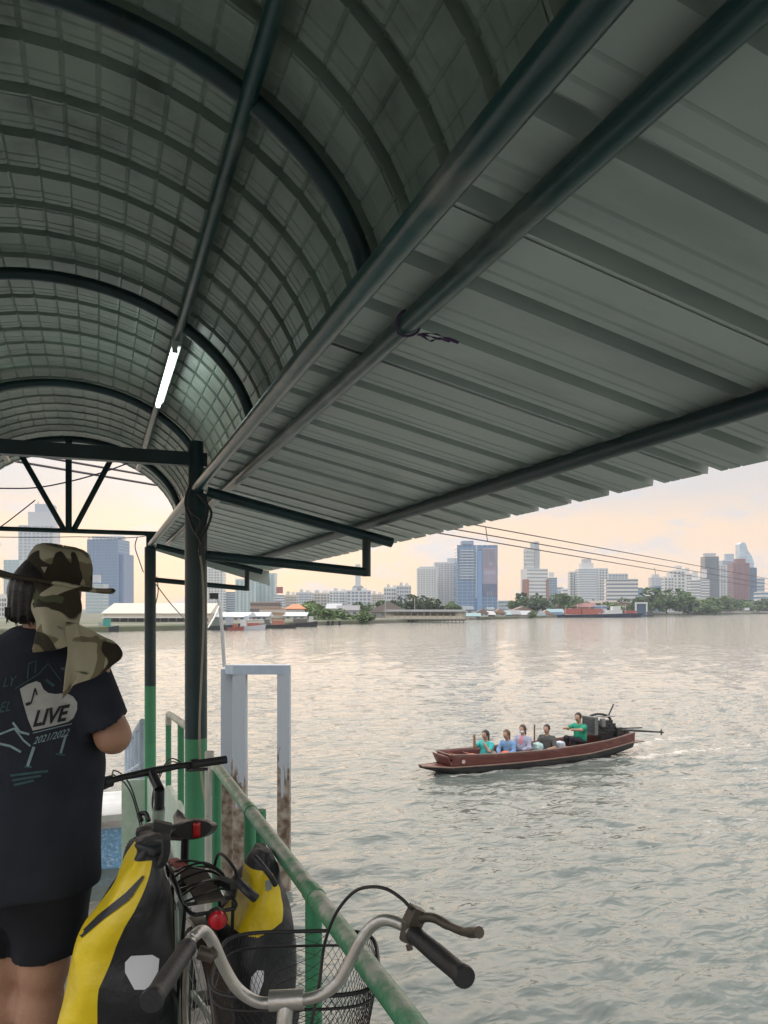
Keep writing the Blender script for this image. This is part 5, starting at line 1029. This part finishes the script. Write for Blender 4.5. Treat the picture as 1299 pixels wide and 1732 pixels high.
tower('pale block at the right edge of the skyline', 1277, 1291, 978, 950, PGR, BLG, 'ribbon', 10); tower('low white block at the right edge above the trees', 1283, 1325, 1001, 800, WHT, BLG, 'ribbon', 5)
tower('far low pale block right of the billboard tower', 842, 862, 1016, 900, PGR, BLG, 'ribbon', 3); tower('far low white block left of the brick panelled tower', 862, 882, 1018, 850, WHT, BLG, 'ribbon', 3)
# ---- low waterside buildings
def house(label, x0, x1, yr, ye, zc, wall, roof, kind='gable', depth=8.0, base=GZ, win=3, name='house', ybase=None):
    W = (x1 - x0) * zc / F; zr, ze = (VY - yr) * zc / F - base, (VY - ye) * zc / F - base
    o = thing(name, label, 'building', tuple(CW(((x0 + x1) / 2 - 650) * zc / F, zc, base)), -TH + random.uniform(-.08, .08), local=True)
    piece('wall', fm(wall), o, (0, depth / 2, ze / 2), (W, depth, ze)); e = .5; wm = fm(roof); b = MB()
    if kind == 'gable':      # ridge across the view
        v = [(-W / 2 - e, -e, ze - .1), (W / 2 + e, -e, ze - .1), (W / 2 + e, depth / 2, zr), (-W / 2 - e, depth / 2, zr), (-W / 2 - e, depth + e, ze - .1), (W / 2 + e, depth + e, ze - .1)]; fq = [(0, 1, 2, 3), (3, 2, 5, 4), (0, 3, 4), (1, 5, 2)]
    elif kind == 'front':    # gable end towards us
        v = [(-W / 2 - e, -e, ze - .1), (0, -e, zr), (W / 2 + e, -e, ze - .1), (-W / 2 - e, depth + e, ze - .1), (0, depth + e, zr), (W / 2 + e, depth + e, ze - .1)]; fq = [(0, 3, 4, 1), (1, 4, 5, 2), (0, 1, 2), (3, 5, 4)]
    elif kind == 'hip':
        v = [(-W / 2 - e, -e, ze), (W / 2 + e, -e, ze), (W / 2 + e, depth + e, ze), (-W / 2 - e, depth + e, ze), (-W * .18, depth / 2, zr), (W * .18, depth / 2, zr)]; fq = [(0, 1, 5, 4), (1, 2, 5), (2, 3, 4, 5), (3, 0, 4)]
    else:                    # lean-to
        v = [(-W / 2 - e, -e, ze), (W / 2 + e, -e, ze), (W / 2 + e, depth + e, zr), (-W / 2 - e, depth + e, zr)]; fq = [(0, 1, 2, 3)]
    b.add(v, fq).build('roof', wm, o, smooth=False, solid=.12)
    for k in range(win): piece('window', fm(DGL, glass=True), o, (-W / 2 + W * (k + .5) / win, -.03, ze * .55), (W / win * .45, .16, ze * .32))
    return o, W, ze
o, W, ze = house('long cream warehouse with pale roof between the two columns', 178, 352, 1020, 1037, 178, CRM, (.56, .52, .43), depth=22, win=0, name='warehouse')
for k in range(13): piece('loading_bay', fm((.16, .17, .18)), o, (-W / 2 + W * (k + .5) / 13, -.05, ze * .24), (W / 13 * .8, .2, ze * .42))
piece('canopy_strip', fm((.62, .62, .60)), o, (0, -1.0, ze * .50), (W, 2.2, .22))
house('white shed roof behind the near column', 352, 415, 1036, 1043, 185, WHT, (.58, .61, .63), depth=14, win=6, name='shed'); house('white and blue long shed left of the brown building', 405, 452, 1036, 1042, 195, (.5, .52, .53), (.60, .63, .66), depth=12, win=5, name='shed')
tower('pinkish brown low building with open upper floor', 426, 476, 1018, 240, (.36, .26, .21), (.12, .12, .13), 'ribbon', 3, ratio=.4); tower('plain brown annex in front of the open floored building', 441, 482, 1030, 215, (.38, .25, .18), (.45, .42, .38), 'ribbon', 2, ratio=.35)
house('white house with bright orange hipped roof', 484, 515, 1022, 1030, 225, WHT, (.62, .22, .09), 'hip', depth=7, win=4); house('white porch roof below the orange roofed house', 482, 517, 1036, 1042, 214, WHT, (.62, .63, .63), 'lean', depth=5, win=3)
house('dark gabled riverside shed left of the long pier shed', 625, 690, 1017, 1035, 262, (.25, .23, .20), (.20, .17, .15), 'front', depth=12, win=4); house('small grey roofed house in the trees left of the pier shed', 571, 606, 1024, 1032, 285, (.42, .42, .42), (.25, .24, .24), 'gable', win=3); house('white roofed hut among the riverside bushes', 553, 575, 1021, 1029, 300, WHT, (.5, .5, .5), 'gable', win=2)
pz = 236
ps = thing('pier_shed', 'long low open pier shed on stilts with a grey roof', 'building', tuple(CW((718 - 650) * pz / F, pz, WATER)), -TH - .22, local=True)
Wp = 24.5; piece('roof', fm((.33, .33, .33)), ps, (0, 2.5, 3.35), (Wp + 1, 6.5, .35)); piece('roof', fm((.40, .40, .40)), ps, (0, 2.8, 3.7), (Wp, 3.2, .4)); piece('wall', fm((.55, .50, .40)), ps, (0, 4.5, 1.9), (Wp, .3, 2.8)); piece('parapet', fm((.56, .52, .42)), ps, (0, .2, 1.55), (Wp, .25, .9)); piece('deck', fm((.22, .20, .17)), ps, (-2, 2, .95), (Wp + 6, 6, .3)); piece('end_room', fm((.52, .46, .36)), ps, (Wp / 2 - 1.3, .9, 2.2), (2.6, 1.6, 2.2))
for k in range(13): piece('roof_post', fm((.40, .37, .32)), ps, (-Wp / 2 + .2 + (Wp - .4) * k / 12, -.1, 2.4), (.2, .2, 1.7))
for k in range(26): piece('stilt', fm((.12, .10, .085)), ps, (-Wp / 2 - 4.6 + (Wp + 4.5) * k / 25, -.7, -.1), (.22, .22, 1.9))
for k, px in enumerate((652, 702)): tag(MB().tube([CW((px - 650) * 238 / F, 238, GZ), CW((px - 650) * 238 / F, 238, 4.6 - k)], .10, 6).build('street_pole', galv), ('thin pole left of the long pier shed', 'thin pole in front of the long pier shed roof')[k], 'pole')
cols = [(.30, .30, .29), (.42, .40, .36), (.24, .16, .12), (.36, .42, .45), (.48, .46, .42), (.26, .34, .38)]; rfs = [(.30, .29, .28), (.22, .15, .12), (.42, .42, .42), (.17, .20, .22), (.36, .22, .16), (.22, .34, .36)]
lbs = ['teal roofed shack next to the pier shed', 'white walled shack behind the teal roof', 'grey gabled shack left of the red sign house', 'narrow white house with a red sign front', 'dark lean-to shack right of the red sign house', 'pale gable fronted house in the shack row', 'rusty roofed shack in the middle of the row', 'long grey roofed shack on the waterline', 'wooden shack beside the small riverside bush', 'blue walled shack left of the red boat', 'low dark shack right of the small bush', 'patched roof shack behind the red boat bow', 'pale blue shack with a curved awning', 'brown roofed shack at the end of the row', 'long maroon roofed warehouse behind the shacks', 'grey tin roofed shed above the shacks']
spec = [(783, 812, 1037, 1042), (806, 826, 1030, 1037), (815, 838, 1034, 1040), (826, 835, 1027, 1031), (834, 856, 1030, 1037), (850, 864, 1034, 1040), (858, 880, 1032, 1039), (866, 905, 1026, 1033), (880, 902, 1033, 1040), (900, 922, 1035, 1041), (915, 935, 1032, 1039), (930, 955, 1030, 1038), (942, 962, 1034, 1041), (955, 978, 1029, 1037), (945, 1010, 1020, 1027), (770, 800, 1025, 1031)]
for i, (a, b_, yr, ye) in enumerate(spec):
    z = bz((a + b_) / 2) + (4 if ye > 1036 else 16 if i < 14 else 40); house(lbs[i], a, b_, yr, ye, z, WHT if i in (1, 3) else cols[i % 6], (.24, .36, .36) if i == 0 else (.25, .09, .08) if i == 14 else rfs[i % 6], ('gable', 'front', 'lean')[i % 3] if i != 3 else 'gable', depth=6, win=2 + i % 2, name='shack')
tower('small white house with blue windows above the red boat', 1004, 1025, 1024, 430, (.55, .57, .60), (.12, .2, .35), 'ribbon', 2, ratio=.6, name='house'); piece_h = house('long brown roofed hall behind the red boat', 1000, 1066, 1016, 1020, 470, (.30, .22, .18), (.24, .17, .15), depth=14, win=8, name='hall')
gt = thing('dock_gate', 'white portal frame around a dark blue gate at the dock', 'gate', tuple(CW((1085 - 650) * 425 / F, 425, WATER)), -TH, local=True)
for x in (-3.0, 3.0): piece('post', fm(WHT), gt, (x, 0, 3.6), (.8, .8, 7.4))
piece('lintel', fm(WHT), gt, (0, 0, 7.4), (6.8, .9, .9)); piece('gate_leaf', fm((.06, .10, .16)), gt, (0, .3, 3.4), (5.2, .4, 6.8))
# ---- moored boats
def hullmesh(L, Bm, H0, H1, nm, m, par, rake=.12):
    G = []
    for t in np.linspace(0, 1, 13):
        hb = Bm / 2 * min(1, (1 - t) * 5 + .05) ** .6 * (1 if t > .03 else .9); zz = H0 + (H1 - H0) * t * t; x = -L / 2 + L * t
        G.append([Vector((x + rake * L * (k / 3) * t * .4, s_ * hb * (.7 + .3 * k / 3), -.5 + (zz + .5) * k / 3)) for s_, k in ((1, 3), (1, 2), (1, 0), (-1, 0), (-1, 2), (-1, 3))])
    b = MB(); b.grid(G); b.grid([[g[0], g[-1]] for g in G]); b.add(G[0], [(0, 1, 2, 3, 4, 5)]); return b.build(nm, m, par, smooth=False)
def moored(label, x0, x1, zc, hullc, H0, H1, blocks, yaw=0.0, name='river_boat'):
    L = (x1 - x0) * zc / F / math.cos(yaw); o = thing(name, label, 'boat', tuple(CW(((x0 + x1) / 2 - 650) * zc / F, zc, WATER)), -TH + yaw, local=True)
    hullmesh(L, min(7, L * .22), H0, H1, 'hull', fm(hullc), o)
    for (nm, fx, fl, z0, z1, c) in blocks: piece(nm, fm(c), o, (fx * L, -.1 * (nm != 'cabin'), (z0 + z1) / 2), (fl * L, min(5, L * .16), z1 - z0))
    return o, L
RED = (.38, .10, .08)
o, L = moored('red and white decorated tugboat moored below the striped office', 925, 1082, 372, (.05, .06, .10), 1.2, 2.4, [('cabin', .22, .16, 1.4, 3.6, WHT), ('wheelhouse', .24, .08, 3.6, 5.4, WHT), ('banner', -.22, .16, 1.5, 4.2, RED), ('banner', -.02, .22, 1.5, 4.2, (.40, .13, .09)), ('rail_panel', .10, .12, 1.4, 2.3, WHT), ('banner', .40, .10, 1.9, 3.3, RED), ('banner', -.40, .12, 1.2, 2.6, (.20, .28, .40))], .0)
for k in range(6): MB().tube([(-L * .3 + L * .13 * k, -.5, 2), (-L * .3 + L * .13 * k, -.5, 5.5 + (k % 2))], .10, 5).build('mast', fm(WHT), o)
moored('small dark workboat right of the dock gate', 1092, 1106, 412, (.06, .06, .06), .9, 1.6, [('cabin', -.1, .5, 1.0, 2.6, (.10, .11, .12))])
moored('white river ferry with blue deckhouse at the left quay', 398, 448, 152, (.55, .57, .60), .6, 1.1, [('cabin', -.20, .22, .7, 2.0, WHT), ('cabin', -.10, .12, 2.0, 2.7, (.45, .52, .60)), ('awning', .16, .55, 1.9, 2.05, (.60, .60, .58)), ('banner', .14, .4, .8, 1.3, RED)])
moored('dark barge with orange cargo right of the white ferry', 442, 500, 163, (.045, .042, .04), .7, 1.0, [('cargo', .0, .35, .8, 1.7, (.40, .16, .11)), ('cabin', -.32, .14, .8, 1.9, (.13, .13, .13))])
moored('black tugboat with small white wheelhouse near the bushes', 490, 536, 178, (.035, .035, .04), .8, 1.3, [('cabin', -.1, .5, .9, 1.8, (.12, .11, .10)), ('wheelhouse', .30, .14, .9, 2.4, (.50, .50, .50))])
moored('dark fishing boats cluster boat at the near end of the quay', 352, 404, 150, (.04, .045, .045), .8, 1.2, [('cabin', -.2, .3, .9, 2.2, (.14, .17, .15)), ('deckhouse', .2, .2, .9, 2.6, (.33, .36, .40))]); moored('teal and black tug beside the cream warehouse', 163, 200, 139, (.03, .035, .04), .7, 1.1, [('cabin', .0, .3, .8, 2.3, (.05, .28, .24)), ('deckhouse', -.25, .2, .8, 1.7, (.30, .33, .36))])
moored('small red boat at the left quay', 385, 412, 147, (.30, .08, .06), .5, .8, [('cabin', .0, .3, .5, 1.2, (.35, .12, .09))])
for k, px in enumerate((556, 563, 575)): tag(MB().tube([CW((px - 650) * 196 / F, 196, WATER - 1), CW((px - 650) * 196 / F, 196, WATER + 1.1)], .35, 8).build('mooring_post', hull_dk), ('left of three mooring posts before the bushes', 'middle of three mooring posts before the bushes', 'right of three mooring posts before the bushes')[k], 'post')
# ---- trees
leafm = [mat('leaves_%d' % i, c, .7, var=.55, scale=.5, detail=3) for i, c in enumerate(((.10, .155, .055), (.135, .20, .062), (.078, .115, .052)))]
bark = mat('bark', (.09, .065, .045), .9)
def crown_mesh(seed, n=1300):
    r = np.random.default_rng(seed); lob = [(r.normal(0, .26, 3) * np.array((1, 1, .7)), r.uniform(.20, .36)) for _ in range(11)]; b = MB()
    for _ in range(n):
        c, q = lob[r.integers(len(lob))]; d_ = r.normal(size=3); d_ /= np.linalg.norm(d_); p = c + d_ * q * r.uniform(.55, 1.05) ** .7; a, e = r.normal(size=3), r.normal(size=3); a /= np.linalg.norm(a); e = np.cross(a, e); e /= np.linalg.norm(e); s_ = r.uniform(.045, .10)
        b.add([p - a * s_, p + e * s_ * .7, p + a * s_, p - e * s_ * .7], [(0, 1, 2, 3)])
    return b
CM = [[crown_mesh(20 + i).build('crown', leafm[k], None, smooth=False) for k in range(3)] for i in range(4)]
TM = MB(); TM.tube([(0, 0, 0), (.01, .01, .25), (0, 0, .5)], [.035, .025, .016], 7)
for k in range(5): TM.tube([(0, 0, .28 + .04 * k), (.13 * math.cos(k * 1.3), .13 * math.sin(k * 1.3), .48 + .03 * k), (.24 * math.cos(k * 1.3), .24 * math.sin(k * 1.3), .62)], [.016, .010, .004], 5)
TM = TM.build('trunk', bark)
protos = [o for row in CM for o in row] + [TM]
def tree(label, px, ytop, wpx, zc, tone, i, name='riverside_tree', base=GZ, low=.0):
    W = wpx * zc / F; H = (VY - ytop) * zc / F - base; o = thing(name, label, 'tree' if low == 0 else 'bush', tuple(CW((px - 650) * zc / F, zc, base)), random.uniform(0, 6), group='trees and bushes on the far bank', local=True)
    c = CM[i % 4][tone].copy(); COL.objects.link(c); c.parent = o; hh = H * (.88 if low == 0 else 1.05); c.scale = (W / 1.05, W / 1.05, hh / .92); c.location = (0, 0, H - hh * .50)
    t_ = TM.copy(); COL.objects.link(t_); t_.parent = o; t_.scale = (H, H, H); return o
tl_ = [('broad light green tree right of the orange roofed house', 528, 1018, 46, 235, 1), ('light green bush at the water left of the pier shed', 607, 1036, 40, 214, 1), ('low bush left of the mooring posts', 545, 1034, 34, 212, 1), ('dark bush behind the mooring posts', 577, 1033, 34, 230, 0), ('round tree above the grey roofed house', 612, 1019, 26, 330, 0), ('dark narrow cypress beside the gabled shed', 667, 1012, 14, 270, 2), ('spreading tree over the gabled shed', 650, 1020, 34, 290, 0),
       ('left of the big dark trees behind the pier shed', 700, 1011, 40, 270, 2), ('right of the big dark trees behind the pier shed', 728, 1014, 40, 275, 2), ('small light tree left of the billboard tower foot', 757, 1020, 26, 330, 1), ('tree behind the left end of the shacks', 768, 1026, 20, 320, 0),
       ('leftmost tree below the brick panelled tower', 876, 1014, 28, 420, 0), ('tallest tree below the brick panelled tower', 893, 1004, 36, 430, 2), ('dense tree right of the brick panelled tower', 918, 1008, 34, 430, 0), ('broad tree left of the hotel', 948, 1009, 40, 440, 0), ('small bush on the waterline among the shacks', 900, 1034, 14, 345, 1), ('tree before the stepped hotel', 990, 1014, 24, 520, 1), ('tree between hotel and striped office', 1030, 1020, 50, 460, 1), ('tree behind the dock gate', 1072, 1014, 28, 470, 0),
       ('largest round tree right of the dock gate', 1128, 1000, 62, 480, 0), ('tree on the left flank of the largest round tree', 1104, 1010, 32, 470, 1), ('tree on the right flank of the largest round tree', 1156, 1012, 34, 500, 2), ('broad tree below the white striped apartments', 1182, 1014, 40, 560, 1), ('tree below the dark grey tower', 1208, 1012, 36, 580, 1), ('low tree left of the maroon tower foot', 1230, 1014, 30, 600, 0), ('tree below the maroon tower', 1254, 1013, 40, 640, 1), ('rightmost tree on the far bank', 1286, 1016, 40, 690, 0), ('small bush on the quay', 1196, 1024, 40, 540, 1)]
for i, (lb, px, yt, wp, z, tn) in enumerate(tl_):
    low = 1 if 'bush' in lb else 0; tree(lb, px, yt, wp * 1.15, z, tn, i, 'riverside_bush' if low else 'riverside_tree', low=low, base=GZ if 'water' not in lb and 'post' not in lb else WATER)
for o in protos: bpy.data.objects.remove(o)
# parked lorries on the right quay
for k, (px, c) in enumerate(((1166, WHT), (1176, (.2, .3, .5)), (1262, WHT), (1284, RED))):
    z = bz(px) + 6; o = thing('parked_lorry', ('white lorry on the quay below the trees', 'blue lorry next to the white lorry on the quay', 'white lorry near the right end of the quay', 'red lorry at the right end of the quay')[k], 'lorry', tuple(CW((px - 650) * z / F, z, GZ + 1.0)), -TH, local=True)
    piece('cargo_box', fm(c), o, (.6, 0, 1.9), (4.2, 2.2, 2.3)); piece('cab', fm((.4, .4, .42)), o, (-2.4, 0, 1.5), (1.6, 2.1, 1.8)); piece('windscreen', fm(DGL, glass=True), o, (-2.5, -.05, 1.9), (1.65, 2.15, .6))
    for x in (-2.3, .2, 1.8): MB().lathe([(0, -.15), (.45, -.15), (.45, .15), (0, .15)], (x, -1.0, .45), Matrix.Rotation(math.pi / 2, 3, 'X'), 12).build('wheel', rubber, o)

# ================================================================== air
hz = bpy.data.materials.new('hazy_air'); hz.use_nodes = True; t = hz.node_tree; t.nodes.clear(); ho = t.nodes.new('ShaderNodeOutputMaterial'); hv_ = t.nodes.new('ShaderNodeVolumePrincipled')
hv_.inputs['Color'].default_value = (.80, .87, .98, 1); hv_.inputs['Density'].default_value = .00020; hv_.inputs['Anisotropy'].default_value = .2; t.links.new(hv_.outputs[0], ho.inputs['Volume'])
o = MB().box((400, 900, 90), (3600, 2600, 196)).build('haze', hz, smooth=False); tag(o, None, None, None, 'stuff')
